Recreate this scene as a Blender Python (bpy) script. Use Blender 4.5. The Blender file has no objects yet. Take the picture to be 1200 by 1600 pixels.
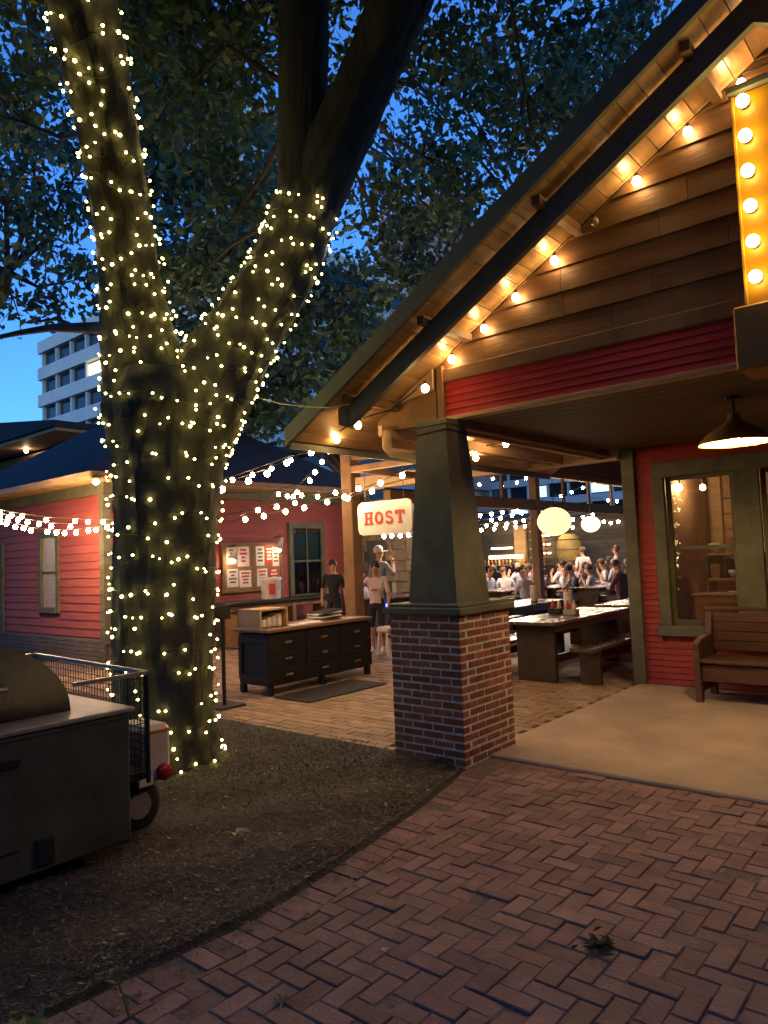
import bpy, bmesh, math, random
import numpy as np
from mathutils import Vector, Matrix

random.seed(7)
rng = np.random.default_rng(7)
scene = bpy.context.scene
C = scene.collection

# ---------------------------------------------------------------- camera
F_PX, YAW, PITCH, ROLL = 1131.0, math.radians(40.1), math.radians(3.55), math.radians(-2.28)
EYE = Vector((0, 0, 1.6))
FW = Vector((-math.sin(YAW)*math.cos(PITCH), math.cos(YAW)*math.cos(PITCH), math.sin(PITCH)))
_r = Vector((math.cos(YAW), math.sin(YAW), 0)); _u = _r.cross(FW)
RT = _r*math.cos(ROLL) + _u*math.sin(ROLL)
UP = -_r*math.sin(ROLL) + _u*math.cos(ROLL)
cam_data = bpy.data.cameras.new('camera')
cam = bpy.data.objects.new('camera', cam_data); C.objects.link(cam)
cam.matrix_world = Matrix(((RT.x, UP.x, -FW.x, EYE.x), (RT.y, UP.y, -FW.y, EYE.y), (RT.z, UP.z, -FW.z, EYE.z), (0, 0, 0, 1)))
cam_data.sensor_fit = 'VERTICAL'; cam_data.sensor_height = 36.0; cam_data.sensor_width = 27.0
cam_data.lens = F_PX/1600*36.0
cam_data.clip_start = 0.05; cam_data.clip_end = 3000
scene.camera = cam

# ---------------------------------------------------------------- sky (blue hour, sun already down)
world = bpy.data.worlds.new('World'); scene.world = world; world.use_nodes = True
wn = world.node_tree.nodes; wl = world.node_tree.links
sky = wn.new('ShaderNodeTexSky'); sky.sky_type = 'NISHITA'; sky.sun_disc = False
sky.sun_elevation = math.radians(6); sky.sun_rotation = math.radians(150)
sky.air_density = 1.0; sky.dust_density = 0.6; sky.ozone_density = 3.0
tint = wn.new('ShaderNodeMix'); tint.data_type = 'RGBA'; tint.blend_type = 'MULTIPLY'
tint.inputs['Factor'].default_value = 1.0; tint.inputs[7].default_value = (0.62, 1.16, 2.05, 1)   # tungsten white balance
wl.new(sky.outputs[0], tint.inputs[6]); wl.new(tint.outputs[2], wn['Background'].inputs[0])
wn['Background'].inputs[1].default_value = 0.14

# ---------------------------------------------------------------- exposure
scene.view_settings.view_transform = 'Standard'; scene.view_settings.look = 'None'
scene.view_settings.exposure = 0.75; scene.view_settings.gamma = 1.0
scene.render.engine = 'CYCLES'
scene.cycles.use_denoising = True
scene.cycles.max_bounces = 6; scene.cycles.diffuse_bounces = 3; scene.cycles.glossy_bounces = 3
scene.cycles.transmission_bounces = 4; scene.cycles.transparent_max_bounces = 6
scene.cycles.sample_clamp_indirect = 4.0; scene.cycles.sample_clamp_direct = 0.0
scene.cycles.caustics_reflective = False; scene.cycles.caustics_refractive = False

# ================================================================ helpers
def at(x, y, D):
    """world point seen at photograph pixel (x, y) at depth D metres"""
    d = FW*F_PX + RT*(x-600) - UP*(y-800)
    return EYE + d*(D/F_PX)

def thing(name, label, cat, loc=(0, 0, 0), rz=0.0, group=None):
    o = bpy.data.objects.new(name, None); C.objects.link(o)
    o.location = loc; o.rotation_euler = (0, 0, rz); o.empty_display_size = 0.1
    o['label'] = label; o['category'] = cat
    if group: o['group'] = group
    return o

def root_loc(o):
    while o.parent is not None: o = o.parent
    return Vector(o.location)

def tag(o, label=None, cat=None, group=None, kind=None):
    for k, v in (('label', label), ('category', cat), ('group', group), ('kind', kind)):
        if v: o[k] = v
    return o

class MB:
    def __init__(self): self.v = []; self.f = []; self.mi = []; self.cur = 0; self.sm = []; self.smooth = False
    def _f(self, idx): self.f.append(idx); self.mi.append(self.cur); self.sm.append(self.smooth)
    def box(self, x0, x1, y0, y1, z0, z1):
        b = len(self.v)
        self.v += [(x0,y0,z0),(x1,y0,z0),(x1,y1,z0),(x0,y1,z0),(x0,y0,z1),(x1,y0,z1),(x1,y1,z1),(x0,y1,z1)]
        for q in ((3,2,1,0),(4,5,6,7),(0,1,5,4),(1,2,6,5),(2,3,7,6),(3,0,4,7)): self._f(tuple(b+i for i in q))
        return self
    def cbox(self, cx, cy, cz, sx, sy, sz, c=0.004):
        """box with chamfered edges"""
        b = len(self.v); hx, hy, hz = sx/2, sy/2, sz/2
        idx = {}
        for ax in range(3):
            for X in (-1, 1):
                for Y in (-1, 1):
                    for Z in (-1, 1):
                        p = [X*(hx-c), Y*(hy-c), Z*(hz-c)]
                        p[ax] = (X, Y, Z)[ax]*(hx, hy, hz)[ax]
                        idx[(ax, X, Y, Z)] = len(self.v); self.v.append((cx+p[0], cy+p[1], cz+p[2]))
        def add(ids):
            pts = [Vector(self.v[i]) for i in ids]
            n = (pts[1]-pts[0]).cross(pts[2]-pts[0]); ctr = sum(pts, Vector())/len(pts)-Vector((cx,cy,cz))
            self._f(tuple(ids) if n.dot(ctr) > 0 else tuple(reversed(ids)))
        for s in (-1, 1):
            add([idx[(0,s,-1,-1)],idx[(0,s,1,-1)],idx[(0,s,1,1)],idx[(0,s,-1,1)]])
            add([idx[(1,-1,s,-1)],idx[(1,1,s,-1)],idx[(1,1,s,1)],idx[(1,-1,s,1)]])
            add([idx[(2,-1,-1,s)],idx[(2,1,-1,s)],idx[(2,1,1,s)],idx[(2,-1,1,s)]])
        for a in (-1, 1):
            for d in (-1, 1):
                add([idx[(1,-1,a,d)],idx[(1,1,a,d)],idx[(2,1,a,d)],idx[(2,-1,a,d)]])
                add([idx[(0,a,-1,d)],idx[(0,a,1,d)],idx[(2,a,1,d)],idx[(2,a,-1,d)]])
                add([idx[(0,a,d,-1)],idx[(0,a,d,1)],idx[(1,a,d,1)],idx[(1,a,d,-1)]])
                for e in (-1, 1): add([idx[(0,a,d,e)],idx[(1,a,d,e)],idx[(2,a,d,e)]])
        return self
    def prism(self, poly, axis, a, b):
        """2D polygon extruded along axis ('x': poly=(y,z), 'y': poly=(x,z), 'z': poly=(x,y))"""
        n = len(poly); s = len(self.v)
        for t in (a, b):
            for p in poly:
                self.v.append((t,p[0],p[1]) if axis=='x' else (p[0],t,p[1]) if axis=='y' else (p[0],p[1],t))
        area = sum(poly[i][0]*poly[(i+1)%n][1]-poly[(i+1)%n][0]*poly[i][1] for i in range(n))
        flip = (area > 0) ^ (axis == 'y') ^ (b < a)
        A = list(range(s, s+n)); B = list(range(s+n, s+2*n))
        self._f(tuple(reversed(A)) if flip else tuple(A)); self._f(tuple(B) if flip else tuple(reversed(B)))
        for i in range(n):
            j = (i+1) % n
            q = (A[i], A[j], B[j], B[i]); self._f(q if flip else tuple(reversed(q)))
        return self
    def tube(self, pts, radii, n=8, caps=True):
        pts = [Vector(p) for p in pts]
        if not hasattr(radii, '__len__'): radii = [radii]*len(pts)
        s = len(self.v); ref = None
        for i, p in enumerate(pts):
            t = (pts[min(i+1, len(pts)-1)]-pts[max(i-1, 0)]).normalized()
            if ref is None: ref = t.orthogonal().normalized()
            ref = (ref - t*ref.dot(t)).normalized(); bi = t.cross(ref)
            for k in range(n):
                a = 2*math.pi*k/n
                self.v.append(tuple(p + (ref*math.cos(a)+bi*math.sin(a))*radii[i]))
        for i in range(len(pts)-1):
            for k in range(n):
                k2 = (k+1) % n
                self._f((s+i*n+k, s+i*n+k2, s+(i+1)*n+k2, s+(i+1)*n+k))
        if caps:
            self._f(tuple(reversed(range(s, s+n)))); e = s+(len(pts)-1)*n; self._f(tuple(range(e, e+n)))
        return self
    def lathe(self, prof, n=24, c=(0, 0, 0), cap0=True, cap1=True):
        s = len(self.v)
        for r, z in prof:
            for k in range(n):
                a = 2*math.pi*k/n; self.v.append((c[0]+r*math.cos(a), c[1]+r*math.sin(a), c[2]+z))
        for i in range(len(prof)-1):
            for k in range(n):
                k2 = (k+1) % n; self._f((s+i*n+k, s+i*n+k2, s+(i+1)*n+k2, s+(i+1)*n+k))
        if cap0: self._f(tuple(reversed(range(s, s+n))))
        if cap1: e = s+(len(prof)-1)*n; self._f(tuple(range(e, e+n)))
        return self
    def quad(self, a, b, c, d):
        s = len(self.v); self.v += [tuple(a), tuple(b), tuple(c), tuple(d)]; self._f((s, s+1, s+2, s+3)); return self
    def mesh(self, name, mats, off=(0, 0, 0)):
        me = bpy.data.meshes.new(name)
        ox, oy, oz = off
        me.from_pydata([(x-ox, y-oy, z-oz) for x, y, z in self.v], [], self.f)
        if not isinstance(mats, (list, tuple)): mats = [mats]
        for m in mats: me.materials.append(m)
        me.polygons.foreach_set('material_index', self.mi)
        me.polygons.foreach_set('use_smooth', self.sm)
        me.update(); return me
    def part(self, name, mats, parent, local=False):
        off = (0, 0, 0) if local or parent is None else root_loc(parent)
        o = bpy.data.objects.new(name, self.mesh(name, mats, off)); C.objects.link(o); o.parent = parent
        return o
    def top(self, name, mats, loc=(0, 0, 0)):
        o = bpy.data.objects.new(name, self.mesh(name, mats, loc)); C.objects.link(o); o.location = loc
        return o

def piece(mesh, name, parent, loc, rot=(0, 0, 0), scale=None, local=False):
    o = bpy.data.objects.new(name, mesh); C.objects.link(o); o.parent = parent
    o.location = Vector(loc) - (Vector((0, 0, 0)) if local else root_loc(parent)); o.rotation_euler = rot
    if scale: o.scale = scale
    return o

def copy_tree(o, parent=None):
    c = o.copy(); C.objects.link(c); c.parent = parent
    for ch in list(o.children): copy_tree(ch, c)
    return c

# ---------------------------------------------------------------- materials
def mat(name, col, rough=0.7, var=0.25, scale=6.0, bump=0.15, bscale=None, metal=0.0, rand=0.0, island=0.0,
        stretch=(1, 1, 1), spec=0.4, col2=None, coat=0.0, detail=6.0, transl=0.0):
    m = bpy.data.materials.new(name); m.use_nodes = True
    nt = m.node_tree; N = nt.nodes; L = nt.links; b = N['Principled BSDF']
    tc = N.new('ShaderNodeTexCoord'); mp = N.new('ShaderNodeMapping'); mp.inputs['Scale'].default_value = stretch
    info = N.new('ShaderNodeObjectInfo')
    off = N.new('ShaderNodeVectorMath'); off.operation = 'MULTIPLY_ADD'
    comb = N.new('ShaderNodeCombineXYZ')
    for i in range(3): L.new(info.outputs['Random'], comb.inputs[i])
    off.inputs[1].default_value = (37.0, 53.0, 71.0)
    L.new(comb.outputs[0], off.inputs[0]); L.new(tc.outputs['Object'], off.inputs[2])
    L.new(off.outputs[0], mp.inputs['Vector'])
    nz = N.new('ShaderNodeTexNoise'); nz.inputs['Scale'].default_value = scale; nz.inputs['Detail'].default_value = detail
    nz.inputs['Roughness'].default_value = 0.62
    L.new(mp.outputs[0], nz.inputs['Vector'])
    rp = N.new('ShaderNodeValToRGB')
    c2 = col2 or tuple(min(1, c*(1+var)) for c in col); c1 = tuple(c*(1-var) for c in col)
    rp.color_ramp.elements[0].position = 0.32; rp.color_ramp.elements[0].color = (*c1, 1)
    rp.color_ramp.elements[1].position = 0.68; rp.color_ramp.elements[1].color = (*c2, 1)
    L.new(nz.outputs['Fac'], rp.inputs[0]); out = rp.outputs[0]
    if rand or island:
        hs = N.new('ShaderNodeHueSaturation'); ma = N.new('ShaderNodeMapRange')
        src = info.outputs['Random']
        if island: src = N.new('ShaderNodeNewGeometry').outputs['Random Per Island']
        a = rand or island
        ma.inputs['To Min'].default_value = 1-a; ma.inputs['To Max'].default_value = 1+a
        L.new(src, ma.inputs['Value']); L.new(ma.outputs[0], hs.inputs['Value'])
        wn_ = N.new('ShaderNodeTexWhiteNoise'); wn_.noise_dimensions = '1D'; L.new(src, wn_.inputs['W'])
        mh = N.new('ShaderNodeMapRange'); mh.inputs['To Min'].default_value = 0.5-a*0.035; mh.inputs['To Max'].default_value = 0.5+a*0.035
        L.new(wn_.outputs['Value'], mh.inputs['Value']); L.new(mh.outputs[0], hs.inputs['Hue'])
        L.new(out, hs.inputs['Color']); out = hs.outputs[0]
    L.new(out, b.inputs['Base Color'])
    b.inputs['Metallic'].default_value = metal
    b.inputs['Specular IOR Level'].default_value = spec
    rr = N.new('ShaderNodeMapRange'); rr.inputs['To Min'].default_value = max(0.02, rough-0.12); rr.inputs['To Max'].default_value = min(1, rough+0.12)
    L.new(nz.outputs['Fac'], rr.inputs['Value']); L.new(rr.outputs[0], b.inputs['Roughness'])
    if coat: b.inputs['Coat Weight'].default_value = coat; b.inputs['Coat Roughness'].default_value = 0.25
    if bump:
        n2 = N.new('ShaderNodeTexNoise'); n2.inputs['Scale'].default_value = bscale or scale*5; n2.inputs['Detail'].default_value = 4
        L.new(mp.outputs[0], n2.inputs['Vector'])
        bp = N.new('ShaderNodeBump'); bp.inputs['Strength'].default_value = bump; bp.inputs['Distance'].default_value = 0.02
        L.new(n2.outputs['Fac'], bp.inputs['Height']); L.new(bp.outputs[0], b.inputs['Normal'])
    if transl:
        tr = N.new('ShaderNodeBsdfTranslucent'); L.new(out, tr.inputs[0]); mx = N.new('ShaderNodeMixShader'); mx.inputs[0].default_value = transl
        L.new(b.outputs[0], mx.inputs[1]); L.new(tr.outputs[0], mx.inputs[2])
        L.new(mx.outputs[0], N['Material Output'].inputs['Surface'])
    return m

def emit(name, col, strength):
    m = bpy.data.materials.new(name); m.use_nodes = True; N = m.node_tree.nodes
    b = N['Principled BSDF']; b.inputs['Base Color'].default_value = (0.8, 0.75, 0.65, 1)
    b.inputs['Emission Color'].default_value = (*col, 1); b.inputs['Emission Strength'].default_value = strength
    b.inputs['Roughness'].default_value = 0.4
    return m

def glass(name, tint=(0.9, 0.9, 0.9), refl=0.12):
    m = bpy.data.materials.new(name); m.use_nodes = True; N = m.node_tree.nodes; L = m.node_tree.links
    N.remove(N['Principled BSDF'])
    t = N.new('ShaderNodeBsdfTransparent'); t.inputs[0].default_value = (*tint, 1)
    g = N.new('ShaderNodeBsdfGlossy'); g.inputs['Roughness'].default_value = 0.02
    fr = N.new('ShaderNodeLayerWeight'); pw = N.new('ShaderNodeMath'); pw.operation = 'POWER'; pw.inputs[1].default_value = 5.0; L.new(fr.outputs['Facing'], pw.inputs[0])
    ma = N.new('ShaderNodeMath'); ma.operation = 'MULTIPLY_ADD'; ma.inputs[1].default_value = 0.85; ma.inputs[2].default_value = refl
    ma.use_clamp = True
    nz = N.new('ShaderNodeTexNoise'); nz.inputs['Scale'].default_value = 3.0
    bp = N.new('ShaderNodeBump'); bp.inputs['Strength'].default_value = 0.05; bp.inputs['Distance'].default_value = 0.02
    L.new(nz.outputs['Fac'], bp.inputs['Height']); L.new(bp.outputs[0], g.inputs['Normal'])
    mx = N.new('ShaderNodeMixShader'); L.new(pw.outputs[0], ma.inputs[0]); L.new(ma.outputs[0], mx.inputs[0])
    L.new(t.outputs[0], mx.inputs[1]); L.new(g.outputs[0], mx.inputs[2]); L.new(mx.outputs[0], N['Material Output'].inputs['Surface'])
    return m

m_soil = mat('mulch_soil', (0.055, 0.045, 0.031), 0.95, 0.5, 14, 0.8, 60)
m_chip = mat('mulch_chips', (0.10, 0.082, 0.056), 0.9, 0.3, 8, 0.2, island=0.6)
m_leaf_fallen = mat('fallen_leaf_litter', (0.20, 0.17, 0.07), 0.8, 0.3, 10, 0.1, island=0.5)
m_grass = mat('grass_blades', (0.05, 0.075, 0.022), 0.8, 0.3, 6, 0, island=0.5)
m_ground = mat('ground_earth', (0.05, 0.042, 0.035), 0.95, 0.4, 3, 0.4)
m_paver = mat('paver_clay', (0.225, 0.135, 0.105), 0.85, 0.3, 5, 0.35, 60, rand=0.22)
m_paver_i = mat('paver_clay_rest', (0.225, 0.135, 0.105), 0.85, 0.3, 5, 0.35, 60, island=0.22)
m_joint = mat('paver_joint_sand', (0.15, 0.112, 0.088), 0.95, 0.4, 20, 0.5)
m_tan_paver = mat('courtyard_paver', (0.30, 0.20, 0.105), 0.75, 0.25, 7, 0.3, 50, rand=0.25)
m_tan_paver_i = mat('courtyard_paver_rest', (0.28, 0.18, 0.10), 0.75, 0.25, 7, 0.3, 50, island=0.25)
m_concrete = mat('porch_concrete', (0.40, 0.31, 0.215), 0.8, 0.22, 1.6, 0.3, 70, detail=10)
m_brick = mat('pillar_brick', (0.26, 0.085, 0.045), 0.85, 0.3, 12, 0.4, 70, rand=0.3)
m_mortar = mat('pillar_mortar', (0.55, 0.53, 0.48), 0.95, 0.2, 20, 0.5)
m_olive = mat('olive_trim_paint', (0.105, 0.105, 0.072), 0.65, 0.28, 5, 0.12)
m_darkgreen = mat('bargeboard_paint', (0.125, 0.128, 0.108), 0.6, 0.15, 5, 0.12)
m_red = mat('red_siding_paint', (0.29, 0.033, 0.030), 0.55, 0.12, 5, 0.15, rand=0.08, stretch=(0.4, 0.4, 3))
m_red2 = mat('brick_red_siding_paint', (0.30, 0.072, 0.055), 0.6, 0.15, 5, 0.15, rand=0.08, stretch=(0.4, 0.4, 3))
m_band = mat('red_band_glow_tint', (0.46, 0.040, 0.045), 0.55, 0.12, 5, 0.15, rand=0.08, stretch=(0.4, 0.4, 3))  # same red siding, brightened to hold the sign's glow in its colour
m_gable = mat('gable_stained_boards', (0.135, 0.074, 0.034), 0.55, 0.25, 4, 0.2, rand=0.2, stretch=(0.5, 1, 4))
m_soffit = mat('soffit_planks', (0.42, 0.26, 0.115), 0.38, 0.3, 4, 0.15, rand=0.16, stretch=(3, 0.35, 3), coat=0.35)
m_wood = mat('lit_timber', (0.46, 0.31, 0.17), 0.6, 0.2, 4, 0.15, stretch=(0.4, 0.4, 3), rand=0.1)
m_brown = mat('brown_timber', (0.20, 0.115, 0.055), 0.6, 0.25, 4, 0.15, rand=0.12)
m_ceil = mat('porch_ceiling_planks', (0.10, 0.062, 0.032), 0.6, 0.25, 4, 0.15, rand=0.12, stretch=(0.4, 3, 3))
m_shingle = mat('roof_shingles', (0.035, 0.035, 0.042), 0.9, 0.3, 9, 0.5, 40, rand=0.25)
m_bark = mat('tree_bark', (0.060, 0.055, 0.040), 0.95, 0.45, 5, 0.9, 18, stretch=(1, 1, 0.3))
m_bark2 = mat('dark_bark', (0.045, 0.035, 0.028), 0.95, 0.4, 5, 0.6, 18, stretch=(1, 1, 0.3))
m_leaf = mat('tree_leaves', (0.075, 0.145, 0.075), 0.55, 0.3, 3, 0, island=0.45, transl=0.25)
m_leaf2 = mat('distant_leaves', (0.08, 0.15, 0.09), 0.6, 0.3, 3, 0, island=0.45, transl=0.25)
m_black = mat('black_metal', (0.02, 0.02, 0.02), 0.5, 0.3, 8, 0.1)
m_wire = mat('cable_black', (0.015, 0.015, 0.014), 0.6, 0.2, 8, 0)
m_greenwire = mat('cable_green', (0.02, 0.035, 0.018), 0.6, 0.2, 8, 0)
m_smoker = mat('smoker_steel', (0.070, 0.062, 0.036), 0.72, 0.4, 2.2, 0.25, 30)
m_steel = mat('brushed_steel', (0.42, 0.38, 0.32), 0.45, 0.15, 6, 0.08, metal=0.7, stretch=(0.3, 6, 6))
m_cream = mat('cream_enamel', (0.62, 0.52, 0.40), 0.45, 0.1, 5, 0.05)
m_white = mat('white_paint', (0.75, 0.73, 0.68), 0.6, 0.08, 5, 0.05)
m_rubber = mat('tyre_rubber', (0.015, 0.015, 0.016), 0.85, 0.3, 20, 0.3)
m_redlens = mat('red_lens', (0.45, 0.015, 0.012), 0.2, 0.1, 5, 0.0, spec=0.6)
m_amber = mat('amber_lens', (0.75, 0.20, 0.03), 0.25, 0.1, 5, 0.0)
m_bench = mat('dark_bench_wood', (0.10, 0.048, 0.024), 0.5, 0.3, 4, 0.15, rand=0.15, stretch=(0.4, 3, 3), coat=0.2)
m_counter = mat('black_cabinet_paint', (0.013, 0.013, 0.012), 0.5, 0.2, 5, 0.1)
m_ctop = mat('counter_wood', (0.19, 0.115, 0.065), 0.5, 0.25, 4, 0.1, stretch=(3, 0.4, 3))
m_paper = mat('paper', (0.72, 0.68, 0.62), 0.8, 0.06, 5, 0.03, rand=0.1)
m_redprint = mat('red_print', (0.55, 0.05, 0.04), 0.7, 0.1, 8, 0)
m_greyprint = mat('grey_print', (0.12, 0.11, 0.11), 0.7, 0.1, 8, 0)
m_board = mat('notice_board_cork', (0.30, 0.16, 0.08), 0.9, 0.2, 30, 0.2)
m_plastic = mat('white_plastic', (0.72, 0.70, 0.72), 0.35, 0.05, 5, 0.02)
m_stone = mat('tan_stone', (0.32, 0.26, 0.18), 0.9, 0.3, 5, 0.5, rand=0.25)
m_greystone = mat('grey_base_boards', (0.11, 0.095, 0.085), 0.9, 0.3, 5, 0.3, rand=0.2)
m_mat = mat('rubber_mat', (0.025, 0.022, 0.020), 0.9, 0.3, 30, 0.3)
m_tower = mat('tower_concrete', (0.55, 0.56, 0.58), 0.8, 0.08, 0.6, 0)
m_pink = mat('pink_tower_cladding', (0.50, 0.27, 0.27), 0.8, 0.1, 0.6, 0)
m_darkglass = mat('dark_glazing', (0.02, 0.025, 0.035), 0.15, 0.2, 1, 0, spec=0.6)
m_yellow = mat('yellow_sign_enamel', (0.42, 0.205, 0.008), 0.4, 0.12, 6, 0.05)
m_signbox = mat('sign_box_glow_tint', (0.34, 0.15, 0.025), 0.5, 0.2, 4, 0.1)  # the marquee's orange glow is put into the box colour
m_pic = mat('picnic_wood', (0.05, 0.03, 0.018), 0.45, 0.3, 4, 0.15, rand=0.2, coat=0.2)
m_pictop = mat('picnic_top_wood', (0.10, 0.066, 0.043), 0.28, 0.25, 4, 0.1, rand=0.15, coat=0.3)
m_barrel = mat('yellow_tank', (0.55, 0.38, 0.10), 0.5, 0.2, 4, 0.1)
m_barwall = mat('bar_wall_boards', (0.10, 0.085, 0.075), 0.8, 0.25, 3, 0.2, rand=0.2)
m_curtain = mat('curtain_cloth', (0.72, 0.66, 0.56), 0.9, 0.1, 3, 0.1)
m_inside = mat('room_wall_planks', (0.42, 0.26, 0.14), 0.6, 0.2, 4, 0.1, rand=0.18)
m_weed = mat('weed_leaves', (0.20, 0.23, 0.06), 0.6, 0.2, 6, 0, island=0.3, transl=0.3)
m_skin = mat('skin', (0.45, 0.25, 0.17), 0.55, 0.08, 6, 0)
m_hair = mat('hair_dark', (0.03, 0.02, 0.015), 0.6, 0.3, 20, 0.2)
m_hairb = mat('hair_brown', (0.10, 0.06, 0.03), 0.6, 0.3, 20, 0.2)

WARM = (1.0, 0.60, 0.24)
e_bulb = emit('bulb_glow', WARM, 50)
e_fest = emit('festoon_glow', (1.0, 0.60, 0.27), 120)
e_fairy = emit('fairy_glow', (1.0, 0.80, 0.22), 15)
e_sign = emit('sign_bulb_glow', (1.0, 0.66, 0.20), 17)
e_pend = emit('pendant_glow', (1.0, 0.62, 0.25), 720)
e_globe = emit('globe_glow', (1.0, 0.76, 0.34), 0.95)
e_globe2 = emit('white_globe_glow', (1.0, 0.86, 0.58), 2.6)
e_lamp = emit('picture_lamp_glow', (1.0, 0.70, 0.38), 40)
e_room = emit('room_lamp_glow', (1.0, 0.66, 0.32), 150)
e_bar = emit('bar_light_glow', (1.0, 0.70, 0.32), 9)
e_aqua = emit('lit_office_window', (0.55, 0.85, 0.9), 0.9)
e_tower = emit('tower_window_glow', (1.0, 0.85, 0.5), 1.5)
e_blue = emit('blue_lamp_glow', (0.05, 0.08, 1.0), 6)
g_window = glass('window_glass')
g_dark = glass('dim_glass', (0.55, 0.55, 0.55), 0.04); g_clear = glass('clear_glass', (0.92, 0.92, 0.92), 0.03)

def bulb_mesh(name, r, m, sub=2, sock=True):
    bm = bmesh.new(); bmesh.ops.create_icosphere(bm, subdivisions=sub, radius=r)
    for v in bm.verts:
        if v.co.z > 0: v.co.z *= 1.25
    for f in bm.faces: f.smooth = True
    me = bpy.data.meshes.new(name); bm.to_mesh(me); bm.free(); me.materials.append(m)
    return me
bm_warm = bulb_mesh('bulb', 0.031, e_bulb); bm_fest = bulb_mesh('bulb', 0.030, e_fest); bm_sign = bulb_mesh('bulb', 0.038, e_sign)
bm_dead = bulb_mesh('bulb', 0.031, mat('dead_bulb_glass', (0.35, 0.25, 0.12), 0.15, 0.1, 4, 0, spec=0.8))
bm_fairy = bulb_mesh('bulb', 0.0105, e_fairy, 1)
bm_small = bulb_mesh('bulb', 0.042, emit('yard_string_glow', (1.0, 0.72, 0.45), 260), 1); bm_wall = bulb_mesh('bulb', 0.034, emit('wall_string_glow', (1.0, 0.60, 0.27), 190), 2)

def festoon(label, pts, mesh=None, spots=None, n=0, wire_r=0.006, sag=0.0, group=None, drop=0.05, name='festoon_string', dead=()):
    """string of lamps: wire through pts (with sag between the ends), bulbs at spots or n evenly"""
    pts = [Vector(p) for p in pts]
    t = thing(name, label, 'string lights', pts[0], group=group)
    if sag and len(pts) == 2:
        a, b = pts; pts = [a.lerp(b, i/24) - Vector((0, 0, sag*4*(i/24)*(1-i/24))) for i in range(25)]
    w = MB(); w.tube(pts, wire_r, 5)
    if spots is None:
        L = [0]
        for i in range(1, len(pts)): L.append(L[-1]+(pts[i]-pts[i-1]).length)
        spots = []
        for k in range(n):
            s = (k+0.5)/n*L[-1]*0.999 + random.uniform(-.02, .02)*L[-1]/n*3
            s = min(max(s, 0), L[-1]*.999)
            i = max(j for j in range(len(L)) if L[j] <= s); i = min(i, len(pts)-2)
            spots.append(pts[i].lerp(pts[i+1], (s-L[i])/max(1e-6, L[i+1]-L[i])))
    spots = [Vector(p) for p in spots]
    for p in spots: w.tube([p+Vector((0, 0, .004)), p-Vector((0, 0, drop))], 0.013, 6)
    w.part('wire', m_wire, t)
    for i, p in enumerate(spots):
        piece(bm_dead if i in dead else (mesh or bm_fest), 'bulb', t, p-Vector((0, 0, drop+.024)), (0, 0, random.uniform(0, 6)))
    return t

# ================================================================ the setting: ground, beds, paving
g = MB(); g.quad((-400, -400, -0.06), (400, -400, -0.06), (400, 400, -0.06), (-400, 400, -0.06))
tag(g.top('ground', m_ground), 'bare dark earth reaching out beyond the courtyard', 'ground', kind='structure')

EDGE = [(-3, -2.9), (0.5, -2.78), (1.12, -2.72), (1.55, -2.70), (1.93, -2.67), (2.14, -2.66), (2.5, -2.70), (2.97, -2.78), (3.55, -2.88), (4.19, -3.03), (4.5, -3.12), (4.7, -3.16), (9, -3.3)]
def edge_x(y):
    for (y0, x0), (y1, x1) in zip(EDGE, EDGE[1:]):
        if y0 <= y <= y1: return x0+(x1-x0)*(y-y0)/(y1-y0)
    return -2.9
def bump_h(x, y): return 0.018*math.sin(x*3.1+y*1.7)+0.014*math.sin(x*7.3-y*5.1)+0.010*math.sin(x*13+y*11.7)
bed = MB(); nx, ny = 110, 50; bed.smooth = True
for j in range(ny+1):
    y = -1.5+(4.62+1.5)*j/ny
    for i in range(nx+1):
        t = i/nx; ex = edge_x(y); x = ex-(t**1.6)*13.5
        h = min(1, (ex-x)/0.25)*0.03 + bump_h(x, y)*min(1, (ex-x)/.1)*min(1, (4.63-y)/.2) - 0.012
        bed.v.append((x, y, h))
for j in range(ny):
    for i in range(nx):
        a = j*(nx+1)+i; bed._f((a+1, a, a+nx+1, a+nx+2))
mulch = tag(bed.top('mulch_bed_ground', m_soil), 'dark mulched bed between the paved path and the courtyard', 'ground', kind='structure')
def flecks(n, rx, ry, size, aspect, seed, flat=0.35, lift=0.012):
    r = np.random.default_rng(seed); mb = MB()
    for k in range(n):
        y = r.uniform(*ry); ex = edge_x(y); x = ex-0.02-(r.random()**1.7)*rx
        z = 0.03+bump_h(x, y)*min(1, (ex-x)/.1)+lift-0.012
        a = r.uniform(0, 6.28); L = size*r.uniform(.5, 1.4)/2; W = L*aspect*r.uniform(.6, 1.3)
        d = Vector((math.cos(a), math.sin(a), r.uniform(-flat, flat))); s = Vector((-math.sin(a), math.cos(a), r.uniform(-flat, flat)))
        p = Vector((x, y, z)); mb.quad(p-d*L, p-s*W, p+d*L, p+s*W)
    return mb
o = flecks(22000, 5.0, (0.6, 4.6), 0.032, 0.3, 3).part('mulch_chips', m_chip, mulch); o['kind'] = 'stuff'
o = flecks(420, 4.0, (0.9, 4.6), 0.036, 0.4, 4, 0.4, 0.016).part('leaf_litter', m_leaf_fallen, mulch); o['kind'] = 'stuff'
sp = MB(); r = np.random.default_rng(8)
for k in range(420):     # bits spilled over the path edge
    y = r.uniform(.7, 4.6); p = Vector((edge_x(y)+abs(r.normal())*.09, y, .007)); a = r.uniform(0, 6.28); L = r.uniform(.006, .022); d = Vector((math.cos(a), math.sin(a), .1)); s_ = Vector((-math.sin(a), math.cos(a), .1))
    sp.quad(p-d*L, p-s_*L*.3, p+d*L, p+s_*L*.3)
o = sp.part('spilled_chips', m_chip, mulch); o['kind'] = 'stuff'
gb = MB(); r = np.random.default_rng(5)
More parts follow.
